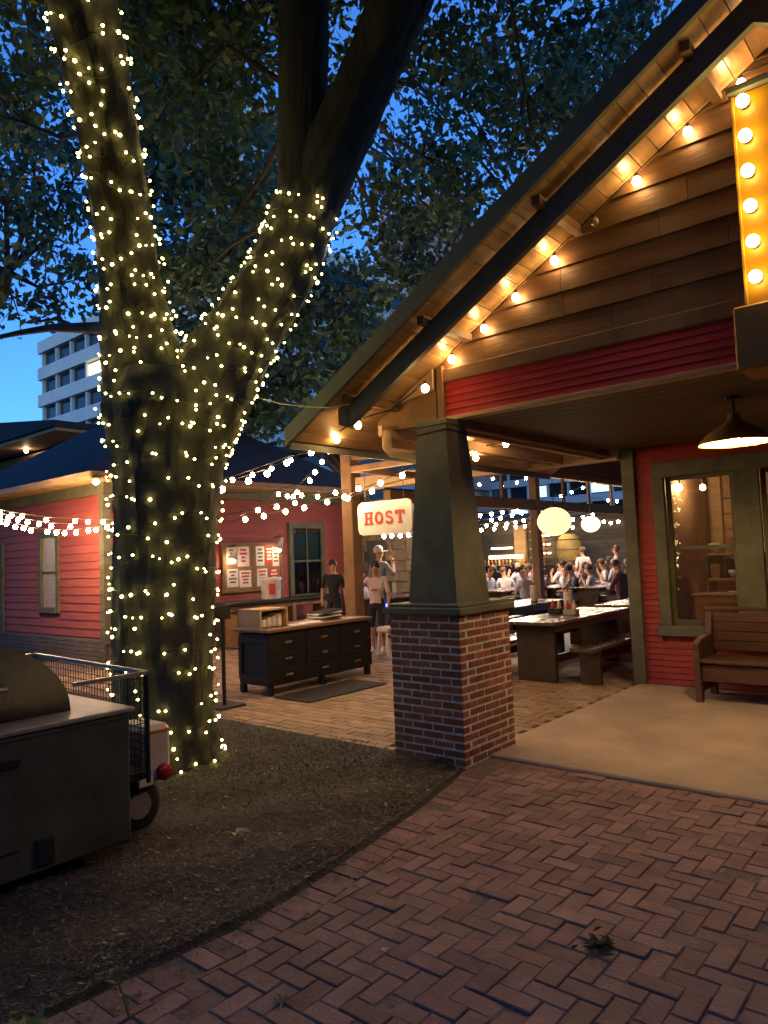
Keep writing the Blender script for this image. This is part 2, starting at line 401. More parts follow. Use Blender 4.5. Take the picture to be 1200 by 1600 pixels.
for k in range(5000):
    px_ = r.normal(-4.3, 1.0); py_ = r.uniform(2.9, 4.62)
    if px_ > edge_x(py_)-0.15 or px_ < -7.5: continue
    if r.random() > min(1, (py_-2.7)/1.2)*min(1, (edge_x(py_)-px_)/.9): continue
    z = 0.018+bump_h(px_, py_); a = r.uniform(0, 6.28); h = r.uniform(.012, .032); d = Vector((math.cos(a), math.sin(a), 0))*0.004
    p = Vector((px_, py_, z)); tip = p+Vector((r.uniform(-.03, .03), r.uniform(-.03, .03), h))
    s_ = len(gb.v); gb.v += [tuple(p-d), tuple(p+d), tuple(tip)]; gb._f((s_, s_+1, s_+2))
o = gb.part('thin_grass', m_grass, mulch); o['kind'] = 'stuff'

# herringbone brick path
sand = MB()
ys = [y for y, x in EDGE if -3 <= y <= 4.7] + [4.93]
for y0, y1 in zip(ys, ys[1:]):
    sand.quad((edge_x(y0), y0, -0.006), (5, y0, -0.006), (5, y1, -0.006), (edge_x(y1), y1, -0.006))
path = tag(sand.top('brick_path', m_joint), 'reddish herringbone brick path leading up to the porch', 'path', kind='structure')
PW = 0.094; GAP = 0.005
def clip(poly, f):
    out = []
    for i in range(len(poly)):
        a, b = poly[i], poly[(i+1) % len(poly)]; fa, fb = f(a), f(b)
        if fa >= 0: out.append(a)
        if (fa >= 0) != (fb >= 0): t = fa/(fa-fb); out.append((a[0]+(b[0]-a[0])*t, a[1]+(b[1]-a[1])*t))
    return out
def in_view(p, m=40):
    v = Vector(p)-EYE; D = v.dot(FW)
    if D < .3: return None
    x, y = 600+F_PX*v.dot(RT)/D, 800-F_PX*v.dot(UP)/D
    return D if -m < x < 1200+m and -m < y < 1600+m else None
pavers = []   # (center, polygon or None, horizontal)
for s_ in range(-30, 31):
    for i in range(-40, 60):
        for kind in (0, 1):
            cx, cy = (i+4*s_, i) if kind == 0 else (i+3+4*s_, i)
            w, h = (2, 1) if kind == 0 else (1, 2)
            x0, y0 = cx*PW-0.03, cy*PW+0.02; x1, y1 = x0+w*PW, y0+h*PW
            if x0 > 3.2 or y1 < -0.4 or y0 > 4.93 or x1 < edge_x(max(-3, (y0+y1)/2))+0.2: continue
            rect = [(x0+GAP/2, y0+GAP/2), (x1-GAP/2, y0+GAP/2), (x1-GAP/2, y1-GAP/2), (x0+GAP/2, y1-GAP/2)]
            ym = min(max(y0, -2.9), 4.6); ex0, ex1 = edge_x(ym), edge_x(min(y1, 4.69))
            f1 = lambda p: p[0]-(ex0+(ex1-ex0)*(p[1]-y0)/max(1e-6, y1-y0))-0.192
            f2 = lambda p: 4.915-p[1]
            whole = all(f1(p) >= 0 and f2(p) >= 0 for p in rect)
            poly = rect if whole else clip(clip(rect, f1), f2)
            if len(poly) < 3: continue
            if not whole:
                ar = abs(sum(poly[q][0]*poly[(q+1) % len(poly)][1]-poly[(q+1) % len(poly)][0]*poly[q][1] for q in range(len(poly))))/2
                if ar < 0.0006: continue
            pavers.append((((x0+x1)/2, (y0+y1)/2), None if whole else poly, kind))
def ppoly(mb, poly, z0, z1, c=0.004):
    ctr = Vector((sum(p[0] for p in poly)/len(poly), sum(p[1] for p in poly)/len(poly)))
    inn = [Vector(p)+(ctr-Vector(p)).normalized()*c for p in poly]; n = len(poly); s = len(mb.v)
    for p in poly: mb.v.append((p[0], p[1], z0))
    for p in poly: mb.v.append((p[0], p[1], z1-c))
    for p in inn: mb.v.append((p[0], p[1], z1))
    for k in range(n):
        q = (k+1) % n; mb._f((s+k, s+q, s+n+q, s+n+k)); mb._f((s+n+k, s+n+q, s+2*n+q, s+2*n+k))
    mb._f(tuple(range(s+2*n, s+3*n)))
e_y = -0.3; k = 0
while e_y < 4.55:
    x0 = edge_x(e_y); x1 = edge_x(e_y+PW)
    a = GAP/2; sl = (x1-x0)
    pavers.append(((x0+.1, e_y+PW/2), [(x0+.004, e_y+a), (x0+.185, e_y+a), (x1+.185, e_y+PW-a), (x1+.004, e_y+PW-a)], 2)); e_y += PW
order = []
for n_, pv in enumerate(pavers):
    D = in_view((pv[0][0], pv[0][1], 0)); order.append((D if D else 1e3+abs(pv[0][0]), n_))
order.sort(); singles = {n_ for D, n_ in order[:300] if D < 900}
mh = MB().cbox(0, 0, -0.024, 2*PW-GAP, PW-GAP, 0.048, 0.004).mesh('paver', m_paver)
mv = MB().cbox(0, 0, -0.024, PW-GAP, 2*PW-GAP, 0.048, 0.004).mesh('paver', m_paver)
rest = MB()
for n_, (c_, poly, kind) in enumerate(pavers):
    dz = random.gauss(0, 0.0026); tilt = (random.gauss(0, .013), random.gauss(0, .013), random.gauss(0, .006))
    if n_ in singles:
        if poly is None: piece(mv if kind else mh, 'paver', path, (c_[0], c_[1], dz), tilt)
        else: mb = MB(); ppoly(mb, poly, -.048, dz); mb.part('paver', m_paver, path)
    else:
        if poly is None:
            w, h = (PW-GAP, 2*PW-GAP) if kind else (2*PW-GAP, PW-GAP)
            poly = [(c_[0]-w/2, c_[1]-h/2), (c_[0]+w/2, c_[1]-h/2), (c_[0]+w/2, c_[1]+h/2), (c_[0]-w/2, c_[1]+h/2)]
        ppoly(rest, poly, -.048, dz)
o = rest.part('distant_pavers', m_paver_i, path); o['kind'] = 'stuff'

# concrete porch slab
sl = MB(); sl.cbox((-3.28+4)/2, (4.925+8.5)/2, -0.04, 7.28, 8.5-4.925, 0.12, 0.012)
tag(sl.top('porch_floor', m_concrete), 'tan concrete slab under the gabled porch', 'floor', kind='structure')

# tan brick court by the host stand, then the dim floor of the dining pavilion
court = MB(); court.quad((-13, 4.62, -0.022), (-3.29, 4.62, -0.022), (-3.29, 26, -0.022), (-13, 26, -0.022))
court = tag(court.top('courtyard_ground', m_joint), 'tan brick court around the host counter', 'ground', kind='structure')
TW, TH = 0.235, 0.118; spots = []; court_cuts = []
for j in range(0, 34):
    for i in range(0, 36):
        x0 = -11.0+i*TW+(0.5*TW if j % 2 else 0); y0 = 4.64+j*TH
        if x0 > -3.37 or (x0+TW > -3.88 and y0 < 5.36): continue
        if x0+TW > -3.30: court_cuts.append((x0, y0)); continue
        spots.append((x0+TW/2, y0+TH/2))
spots.sort(key=lambda p: (in_view((p[0], p[1], 0)) or 99))
mt = MB().cbox(0, 0, -0.022, TW-.008, TH-.008, 0.044, 0.004).mesh('paver', m_tan_paver); rest = MB()
for n_, p in enumerate(spots):
    dz = random.gauss(0, .002)-.002
    if n_ < 300 and in_view((p[0], p[1], 0)): piece(mt, 'paver', court, (p[0], p[1], dz), (random.gauss(0, .008), random.gauss(0, .008), 0))
    else: rest.cbox(p[0], p[1], -0.022+dz, TW-.008, TH-.008, 0.044, 0.004)
for (x0, y0) in court_cuts: MB().cbox((x0-3.288)/2, y0+TH/2, -.024, -3.292-x0-.008, TH-.008, .044, .004).part('paver', m_tan_paver, court)
o = rest.part('distant_pavers', m_tan_paver_i, court); o['kind'] = 'stuff'
fl = MB(); fl.quad((-40, 8.66, -0.012), (-3.29, 8.66, -0.012), (-3.29, 45, -0.012), (-40, 45, -0.012))
tag(fl.top('dining_floor', mat('dining_floor_brick', (0.17, 0.105, 0.065), 0.6, 0.35, 5, 0.3)), 'brown floor under the picnic tables', 'floor', kind='structure')

# ================================================================ porch pillar
PX0, PX1, PY0, PY1, PZ = -3.83, -3.15, 4.57, 5.31, 1.135
pil = thing('porch_pillar', 'brick pier with a tapered olive column carrying the porch corner', 'pillar', ((PX0+PX1)/2, (PY0+PY1)/2, 0))
MB().box(PX0+.005, PX1-.005, PY0+.005, PY1-.005, -.05, PZ).part('mortar_core', m_mortar, pil)
CH = PZ/19; BH = CH-0.015
bmesh_cache = {}
def bmesh_of(L, axis):
    key = (round(L, 3), axis)
    if key not in bmesh_cache:
        bmesh_cache[key] = (MB().cbox(0, 0, 0, L, .08, BH, .004) if axis == 'x' else MB().cbox(0, 0, 0, .08, L, BH, .004)).mesh('brick', m_brick)
    return bmesh_cache[key]
def face_bricks(axis, a0, a1, fixed, inward):
    for c in range(19):
        z = c*CH+CH/2
        long = (a1-a0)
        n = 4 if axis == 'x' else 4
        L = long/(n-0.5); off = 0 if (c % 2 == 0) ^ (axis == 'y') else L/2
        edges = [a0]; p = a0+(L if off == 0 else L/2)
        while p < a1-1e-3: edges.append(p); p += L
        edges.append(a1)
        for e0, e1 in zip(edges, edges[1:]):
            s = e0+(.007 if e0 > a0+1e-4 else 0); t = e1-(.007 if e1 < a1-1e-4 else 0)
            if axis == 'y':   # corners belong to the x faces
                s = max(s, a0+.081); t = min(t, a1-.081)
                if t-s < .02: continue
            j = random.gauss(0, .0016)
            loc = ((s+t)/2, fixed+inward*.04+j, z) if axis == 'x' else (fixed+inward*.04+j, (s+t)/2, z)
            piece(bmesh_of(t-s, axis), 'brick', pil, loc, (0, 0, random.gauss(0, .003)))
face_bricks('x', PX0, PX1, PY0, 1); face_bricks('y', PY0, PY1, PX1, -1); face_bricks('y', PY0, PY1, PX0, 1); face_bricks('x', PX0, PX1, PY1, -1)
pcx, pcy = -3.49, 4.94
MB().cbox(pcx, pcy, PZ+.028, .76, .82, .056, .008).cbox(pcx, pcy, PZ+.068, .70, .76, .026, .006).part('cap', m_olive, pil)
def frustum(mb, cx, cy, b, t, z0, z1):
    s = len(mb.v)
    for h, z in ((b, z0), (t, z1)): mb.v += [(cx-h, cy-h, z), (cx+h, cy-h, z), (cx+h, cy+h, z), (cx-h, cy+h, z)]
    for q in ((3,2,1,0),(4,5,6,7),(0,1,5,4),(1,2,6,5),(2,3,7,6),(3,0,4,7)): mb._f(tuple(s+i for i in q))
sh = MB(); frustum(sh, pcx, pcy, .238, .145, PZ+.081, 2.66); sh.part('column', m_olive, pil)
MB().cbox(pcx, pcy, 2.685, .31, .31, .05, .006).part('capital', m_olive, pil)
for dz in (2.60,):   # thin dark cable looped below the capital
    w = MB(); h = .153
    w.tube([(pcx-h, pcy-h, dz), (pcx+h, pcy-h, dz+.02), (pcx+h, pcy+h, dz), (pcx-h, pcy+h, dz), (pcx-h, pcy-h, dz)], .005, 5); w.part('cable_loop', m_wire, pil)

# ================================================================ the gabled porch and the house behind it
house = thing('porch_house', 'red lapped-board restaurant house with a gabled timber porch', 'building', (-0.84, 8.4, 0))
AX, SL, ZA = -0.84, 0.57, 4.75
def zd(x): return ZA-SL*abs(x-AX)
def lap(mb, face, b0, b1, t0, t1, z0, z1, plane, tb, tt, back=0.01):
    P = (lambda a, t, z: (a, plane-t, z)) if face == 'y-' else (lambda a, t, z: (plane+t, a, z))
    s = len(mb.v)
    mb.v += [P(b0, tb, z0), P(b1, tb, z0), P(t1, tt, z1), P(t0, tt, z1), P(b0, -back, z0), P(b1, -back, z0), P(t1, -back, z1), P(t0, -back, z1)]
    for q in ((0,1,2,3),(5,4,7,6),(0,4,5,1),(1,5,6,2),(2,6,7,3),(3,7,4,0)): mb._f(tuple(s+i for i in q))

# roof: planks under the deck, shingled slab, fascias, bargeboards
roof = MB()
for sgn in (-1, 1):
    x_e = AX+sgn*3.72
    poly = [(AX, ZA+.035), (x_e, zd(x_e)+.035), (x_e, zd(x_e)+.10), (AX, ZA+.10)]
    roof.prism(poly, 'y', 4.235, 14.0)
roof = roof.part('roof', m_shingle, house)
SP = 0.125; n = 0; x = 0.0
while x < 3.72:
    for sgn in (-1, 1):
        a, b = AX+sgn*(x+.003), AX+sgn*min(x+SP-.003, 3.72)
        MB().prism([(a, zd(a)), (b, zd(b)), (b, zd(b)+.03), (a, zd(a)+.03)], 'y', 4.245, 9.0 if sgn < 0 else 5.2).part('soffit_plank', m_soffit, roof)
    x += SP
for sgn in (-1, 1):
    x_e = AX+sgn*3.78
    MB().prism([(AX, ZA-.02), (x_e, zd(x_e)-.02), (x_e, zd(x_e)+.135), (AX, ZA+.135)], 'y', 4.195, 4.233).part('roof_fascia', m_darkgreen, roof)
    x_b = AX+sgn*3.18
    MB().prism([(AX, ZA-.055), (x_b, zd(x_b)-.055), (x_b, zd(x_b)-.235), (AX, ZA-.235)], 'y', 4.385, 4.435).part('bargeboard', m_darkgreen, roof)
    MB().prism([(x_b+sgn*.03, zd(x_b)-.04), (x_b+sgn*.12, zd(x_b)-.09), (x_b+sgn*.12, zd(x_b)-.22), (x_b+sgn*.03, zd(x_b)-.25)], 'y', 4.37, 4.45).part('bargeboard_end', m_darkgreen, roof)
    MB().prism([(x_e, zd(x_e)-.03), (x_e-sgn*.03, zd(x_e)-.03), (x_e-sgn*.03, zd(x_e)+.09), (x_e, zd(x_e)+.09)], 'y', 4.235, 9.0).part('eave_fascia', m_darkgreen, roof)
    for q in (0.35, 1.35, 2.35, 3.15):     # lookouts added so bulb light passes over the lowered bargeboard
        xx = AX+sgn*q; MB().box(xx-.03, xx+.03, 4.30, 4.96, zd(xx)-.075 , zd(xx)-.012).part('added_lookout', m_brown, roof)

# gable boards
gab = MB(); gab.prism([(AX-2.86, 3.12), (AX+2.86, 3.12), (AX, ZA-.02)], 'y', 5.03, 5.10); gab = gab.part('gable_wall', m_brown, house)
z = 3.165; GH = 0.188
def xl(z): return AX-(ZA-z)/SL
while z < ZA-.06:
    z1 = min(z+GH, ZA-.03)
    lo, hi = xl(z)+.02, 2*AX-xl(z)-.02
    cuts = [lo]+sorted(c for c in [lo+random.uniform(.5, 1.0)+q*random.uniform(.75, 1.05) for q in range(6)] if c < hi-.3)+[hi]
    for e0, e1 in zip(cuts, cuts[1:]):
        mb = MB(); t0 = e0+.002 if e0 > lo else xl(z1)+.02; t1 = e1-.002 if e1 < hi else 2*AX-xl(z1)-.02
        t0 = max(t0, xl(z1)+.02); t1 = min(t1, 2*AX-xl(z1)-.02)
        if t1 <= t0: t0 = t1 = (t0+t1)/2
        lap(mb, 'y-', e0+.002, e1-.002, t0, t1, z, z1+.012 if z1 < ZA-.05 else z1, 5.03, .042, .022, 0); mb.part('board', m_gable, gab)
    z += GH
MB().cbox(-0.84, 4.985, 3.105, 5.34, .05, .11, .006).part('frieze_board', m_brown, house)
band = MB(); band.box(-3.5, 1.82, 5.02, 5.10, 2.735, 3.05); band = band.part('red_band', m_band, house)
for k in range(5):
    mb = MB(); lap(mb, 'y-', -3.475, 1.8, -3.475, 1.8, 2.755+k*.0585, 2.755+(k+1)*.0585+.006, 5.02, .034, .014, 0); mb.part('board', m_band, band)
MB().cbox(-0.84, 5.0, 2.733, 5.34, .10, .035, .005).part('band_sill', m_wood, house)
MB().cbox(-3.50, 5.0, 2.96, .065, .10, .46, .006).part('corner_trim', m_brown, house)
# porch ceiling planks and the side beam
y = 5.06
while y < 8.38:
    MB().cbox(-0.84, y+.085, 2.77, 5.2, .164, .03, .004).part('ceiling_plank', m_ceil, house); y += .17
MB().cbox(-3.50, 6.75, 2.80, .12, 3.3, .24, .008).part('side_beam', m_brown, house)
MB().cbox(-3.55, 6.85, 2.665, .05, 3.1, .03, .004).part('beam_trim', m_wood, house)
# knee brackets below the side eave, eave return board, downspout
for yb in (5.0, 6.6):
    br = MB(); br.prism([(-3.56, 2.74), (-3.56, 3.18), (-4.22, 2.82), (-4.22, 2.74), (-4.10, 2.72), (-3.80, 2.72)], 'y', yb-.03, yb+.03); br.part('knee_bracket', m_brown, house)
MB().prism([(-3.56, 3.0), (-3.56, zd(-3.56)-.02), (-4.0, zd(-4.0)-.02), (-4.0, 2.93)], 'y', 4.93, 4.962).part('eave_return', m_wood, house)
MB().cbox(-4.05, 6.6, 2.70, .05, 3.6, .10, .005).part('eave_beam', m_wood, house)
ds = MB(); ds.smooth = True; ds.tube([(-4.02, 4.85, 2.70), (-4.02, 4.85, 2.56), (-3.99, 4.87, 2.51), (-3.72, 4.92, 2.45), (-3.68, 4.93, 2.40)], .042, 10); ds.part('downspout', m_wood, house)

# back wall of the porch with its pair of sash windows
WY = 8.40
wall = MB()
for (x0, x1, z0, z1) in ((-3.26, -2.9, 0, 2.75), (-2.9, -1.1, 0, .70), (-2.9, -1.1, 2.38, 2.75), (-1.1, 2.5, 0, 2.75)): wall.box(x0, x1, WY+.012, WY+.13, z0, z1)
wall = wall.part('wall', m_red, house)
z = .03; LH = .0685
while z < 2.74:
    segs = [(-3.19, -2.985), (-2.985, -1.015), (-1.015, 2.4)]
    for si, (x0, x1) in enumerate(segs):
        if si == 1 and z+LH > .575 and z < 2.55: continue
        z1 = z+LH+.006
        mb = MB(); lap(mb, 'y-', x0+(.001 if si else 0), x1, x0+(.001 if si else 0), x1, z, min(z1, 2.745), WY+.012, .028, .012, 0); mb.part('board', m_red, wall)
    z += LH
MB().cbox(-3.26, WY+.02, 1.375, .15, .16, 2.74, .006).part('corner_board', m_olive, house)
MB().box(-3.33, -3.25, WY+.13, 14, 0, 2.9).part('side_wall', m_red, house)
def sash_window(parent, x0, x1, z0, z1, y, m_fr, m_gl, mid, tilt=0.0):
    w = MB()
    w.box(x0-.0, x0+.045, y+.03, y+.08, z0, z1); w.box(x1-.045, x1, y+.03, y+.08, z0, z1)
    w.box(x0+.045, x1-.045, y+.03, y+.08, z0, z0+.06); w.box(x0+.045, x1-.045, y+.03, y+.08, z1-.04, z1)
    w.box(x0+.045, x1-.045, y+.025, y+.075, mid-.02, mid+.02)
    f = w.part('window', m_fr, parent)
    for a, b in ((z0+.06, mid-.02), (mid+.02, z1-.04)):
        p = MB(); p.prism([(x0+.045, y+.060), (x1-.045, y+.043), (x1-.045, y+.047), (x0+.045, y+.064)], 'z', a, b); p.part('pane', m_gl, f)
    return f
MB().cbox(-2.0, WY-.022, 2.465, 1.97, .05, .17, .006).part('window_head', m_olive, house)
MB().cbox(-2.925, WY-.022, 1.54, .13, .05, 1.68, .006).part('window_casing', m_olive, house)
MB().cbox(-2.0, WY-.022, 1.54, .26, .05, 1.68, .006).part('window_mullion', m_olive, house)
MB().cbox(-1.075, WY-.022, 1.54, .13, .05, 1.68, .006).part('window_casing', m_olive, house)
MB().cbox(-2.0, WY-.035, .64, 2.02, .09, .115, .006).part('window_sill', m_olive, house)
sash_window(house, -2.86, -2.13, .70, 2.38, WY, m_olive, g_window, 1.57); sash_window(house, -1.87, -1.14, .70, 2.38, WY, m_olive, g_window, 1.57)
# room behind the windows
rm = MB(); rm.box(-3.19, 2.4, 11.2, 11.3, 0, 2.9); rm.box(2.3, 2.4, 8.54, 11.2, 0, 2.9); rm.box(-3.19, 2.4, 8.54, 11.2, 2.78, 2.9); rm.box(-3.19, 2.4, 8.54, 11.2, 0.0, .03)
rm.box(-3.24, -3.19, 8.54, 11.2, 0, 2.9); rm = rm.part('room', m_inside, house)
for k in range(12):
    MB().cbox(-.4, 11.17, .15+k*.22, 5.4, .05, .212, .006).part('wall_plank', m_inside, rm)
for xx in (-3.6+.55, -2.2): MB().cbox(xx, 11.1, 1.4, .14, .1, 2.7, .006).part('stud', m_wood, rm)

# room lamp and sideboard seen through the glass
for q, (px_, lab) in enumerate(((1062, 'ceiling bulb near the frame edge inside the house window'), (1098, 'ceiling bulb near the middle of the house window'))):
    p = at(px_, 762, 9.6); t = thing('ceiling_bulb', lab, 'lamp', p, group='bulbs inside the house')
    MB().tube([p+Vector((0, 0, .05)), (p.x, p.y, 2.79)], .012, 6).part('stem', m_black, t); piece(bulb_mesh('bulb', .036, e_room), 'bulb', t, p)
t = thing('sideboard', 'brown sideboard inside the house below the lamp', 'cabinet', (-2.4, 10.2, .03))
MB().cbox(-2.4, 10.2, .93, 1.5, .5, .04, .006).part('top', m_inside, t)
MB().cbox(-2.4, 10.2, .50, 1.4, .45, .80, .006).part('body', m_wood, t)
for dx in (-.35, .35): MB().cbox(-2.4+dx, 9.965, .5, .62, .03, .7, .006).part('door', m_inside, t)
for dx in (-.66, .66):
    for dy in (-.18, .18): MB().cbox(-2.4+dx, 10.2+dy, .065, .05, .05, .07, .004).part('leg', m_brown, t)

sh_ = thing('dish_shelf', 'open shelf crowded with pale dishes and boxes inside the house', 'shelf', (-2.6, 10.9, .03))
for x in (-3.15, -2.05): MB().cbox(x, 10.9, .75, .04, .3, 1.44, .004).part('upright', m_brown, sh_)
for z in (.75, 1.1, 1.45): MB().cbox(-2.6, 10.9, z, 1.06, .3, .03, .004).part('board', m_wood, sh_)
for k in range(15):
    x = -3.05+(k % 5)*.22; z = (.767, 1.117, 1.467)[k//5]; w_ = random.uniform(.05, .085); h_ = random.uniform(.08, .24)
    if k % 2: MB().cbox(x, 10.88, z+h_/2, w_*2, .18, h_, .006).part('box', (m_cream, m_paper, m_board)[k % 3], sh_)
    else: b_ = MB(); b_.smooth = True; b_.lathe([(w_*.6, 0), (w_*1.1, h_*.6), (w_*1.15, h_)], 14, (x, 10.88, z)); b_.part('bowl', (m_white, m_cream, m_stone)[k % 3], sh_)

# ---------------------------------------------------------------- lamps along the gable rake (one is burnt out)
GB = [(-3.36, 3.23), (-3.03, 3.38), (-2.73, 3.58), (-2.39, 3.75), (-2.06, 3.94), (-1.74, 4.15), (-1.38, 4.33), (-1.04, 4.50), (-.66, 4.50), (-.3, 4.36), (.05, 4.18)]
wire_pts = []
for (x, z) in GB: wire_pts.append((x, 4.945, min(z+.085, zd(x)-.03)))
t = festoon('row of warm round bulbs climbing the gable under the porch roof', wire_pts, bm_warm, [Vector(p)-Vector((0, .0, .012)) for p in wire_pts], drop=.03, dead=(4,))

# ---------------------------------------------------------------- yellow bulb sign on the gable
t = thing('marquee_sign', 'tall yellow marquee sign edged with glowing bulbs on the gable', 'sign', (-.80, 4.8, 2.9))
MB().cbox(-.80, 4.79, 3.64, .48, .30, 1.30, .01).part('cabinet', m_yellow, t)
MB().cbox(-.80, 4.78, 4.315, .52, .34, .05, .008).part('top_cap', m_darkgreen, t)
MB().cbox(-.80, 4.76, 2.80, .60, .36, .38, .012).part('lower_box', m_signbox, t)
fr = MB(); fr.cbox(-1.03, 4.635, 3.64, .018, .02, 1.28, .004); fr.cbox(-.57, 4.635, 3.64, .018, .02, 1.28, .004); fr.part('edge_strip', m_yellow, t)
for k in range(6):
    z = 4.21-k*.213
    for xx in (-.965, -.635):
        c = MB(); c.lathe([(.030, 0), (.030, .02)], 10, (0, 0, 0)); 
        me = c.mesh('socket', m_black); piece(me, 'socket', t, (xx, 4.64, z), (math.pi/2, 0, 0))
        piece(bm_sign, 'bulb', t, (xx, 4.592, z), (math.pi/2, 0, 0))

# ---------------------------------------------------------------- pendant lamp under the porch ceiling
def pendant(loc, label):
    x, y, z = loc
    t = thing('pendant_lamp', label, 'lamp', loc)
    s_ = MB(); s_.smooth = True
    s_.lathe([(.275, 0), (.265, .02), (.20, .09), (.10, .15), (.05, .19), (.045, .24)], 32, loc, False, True)
    s_.part('shade', mat('shade_glow_tint', (.40, .24, .10), .4, .1, 4, .02), t)  # shade colour lifted and warmed to include glow from the sign
    s_ = MB(); s_.smooth = True; s_.lathe([(.262, .006), (.195, .082), (.09, .140), (.01, .155)], 32, loc, False, True)
    s_.part('shade_lining', m_cream, t)
    MB().tube([(x, y, z+.23), (x, y, 2.755)], .012, 8).part('stem', m_black, t)
    MB().lathe([(.06, 0), (.06, .02)], 16, (x, y, 2.735)).part('ceiling_rose', m_black, t)
    piece(bulb_mesh('bulb', .05, e_pend), 'bulb', t, (x, y, z+.07))
    return t
pendant((-1.52, 6.15, 2.385), 'conical caged lamp hanging from the porch ceiling')

# ---------------------------------------------------------------- bench against the porch wall
t = thing('porch_bench', 'dark wooden high-backed bench under the house window', 'bench', (-1.5, 7.95, .02))
bx0, bx1 = -2.42, -.6
for x in (bx0+.03, bx1-.03):
    e = MB(); e.prism([(7.62, .02), (7.70, .02), (7.72, .12), (8.10, .12), (8.12, .02), (8.20, .02), (8.22, .86), (8.12, .88), (8.06, .66), (7.72, .64), (7.62, .60)], 'x', x-.03, x+.03); e.part('end_panel', m_bench, t)
for k in range(3): MB().cbox((bx0+bx1)/2, 7.70+k*.155, .43, bx1-bx0-.124, .148, .035, .006).part('seat_plank', m_bench, t)
for k in range(4): MB().cbox((bx0+bx1)/2, 8.135, .53+k*.1, bx1-bx0-.124, .03, .094, .006).part('back_plank', m_bench, t)
MB().cbox((bx0+bx1)/2, 8.15, .915, bx1-bx0+.04, .07, .035, .008).part('top_rail', m_bench, t)
MB().cbox((bx0+bx1)/2, 7.68, .31, bx1-bx0-.124, .03, .17, .006).part('apron', m_bench, t)

# ================================================================ the red house on the far side of the court
HX, HY = -11.7, 6.4          # near corner
rh = thing('hip_roof_house', 'small red lapped-board house with a dark hipped roof', 'building', (HX-3, HY+3, 0))
core = MB(); core.box(HX-6.2, HX-.03, HY+.03, HY+6.2, .0, 2.95); core = core.part('wall', m_red2, rh)
LH2 = .148; z = .40
wins_l = [(-14.10-.06, -13.38+.06, .80, 2.30)]
wins_r = [(10.62, 11.72, .74, 2.42)]
k = 0
def cut_segs(a, b, z0, z1, holes):
    out = [(a, b)]
    for (h0, h1, hz0, hz1) in holes:
        if z1 <= hz0 or z0 >= hz1: continue
        nn = []
        for s, e in out:
            if h0 > s: nn.append((s, min(e, h0)))
            if h1 < e: nn.append((max(s, h1), e))
        out = [q for q in nn if q[1]-q[0] > .02]
    return out
while z < 2.86:
    for (a, b) in cut_segs(HX-6.2, HX-.13, z, z+LH2, wins_l+[(-16.9, -15.75, 0.2, 2.2)]):
        mb = MB(); lap(mb, 'y-', a, b, a, b, z, min(z+LH2+.008, 2.88), HY+.03, .034, .012, 0); mb.part('board', m_red2, core)
    for (a, b) in cut_segs(HY+.13, HY+6.2, z, z+LH2/2, wins_r):
        for q in range(2):
            z0 = z+q*LH2/2
            mb = MB(); lap(mb, 'x+', a, b, a, b, z0, min(z0+LH2/2+.006, 2.88), HX-.03, .030, .012, 0); mb.part('board', m_red2, core)
    z += LH2
cb = MB(); cb.box(HX-.13, HX+.02, HY-.02, HY+.0, .3, 2.9); cb.box(HX, HX+.02, HY, HY+.13, .3, 2.9); cb.part('corner_board', m_olive, rh)
MB().cbox(HX-.13, HY+6.2, 1.6, .14, .12, 2.6, .006).part('corner_board', m_olive, rh)
for k in range(5):      # dark skirt boards
    MB().cbox(HX-3.1, HY+.0, .04+k*.075, 6.2, .05, .07, .006).part('skirt_board', m_greystone, rh)
    MB().cbox(HX+.0, HY+3.13, .04+k*.075, .05, 6.14, .07, .006).part('skirt_board', m_greystone, rh)
MB().cbox(HX-3.1, HY-.005, 3.0, 6.3, .05, .24, .006).part('frieze_board', m_olive, rh)
MB().cbox(HX+.005, HY+3.13, 3.0, .05, 6.24, .24, .006).part('frieze_board', m_olive, rh)
ex0, ex1, ey0, ey1, ez, apex = HX-6.6, HX+.42, HY-.42, HY+6.6, 3.12, (HX-3.1, HY+3.1, 5.55)
sf = MB(); sf.box(ex0, ex1, ey0, ey1, ez-.035, ez); sf.part('soffit', m_wood, rh)
rf = MB(); s_ = len(rf.v)
rf.v += [(ex0, ey0, ez+.004), (ex1, ey0, ez+.004), (ex1, ey1, ez+.004), (ex0, ey1, ez+.004), (ex0-.03, ey0-.03, ez+.10), (ex1+.03, ey0-.03, ez+.10), (ex1+.03, ey1+.03, ez+.10), (ex0-.03, ey1+.03, ez+.10), apex]
for q in ((0,1,5,4),(1,2,6,5),(2,3,7,6),(3,0,4,7),(4,5,8),(5,6,8),(6,7,8),(7,4,8)): rf._f(q)
roof2 = rf.part('roof', m_shingle, rh)
gt = MB(); gt.box(ex0-.06, ex1+.06, ey0-.075, ey0-.035, ez-.02, ez+.075); gt.part('gutter', m_wood, rh)
gt = MB(); gt.box(ex1+.035, ex1+.075, ey0-.03, ey1+.03, ez-.02, ez+.075); gt.part('gutter', m_brown, rh)
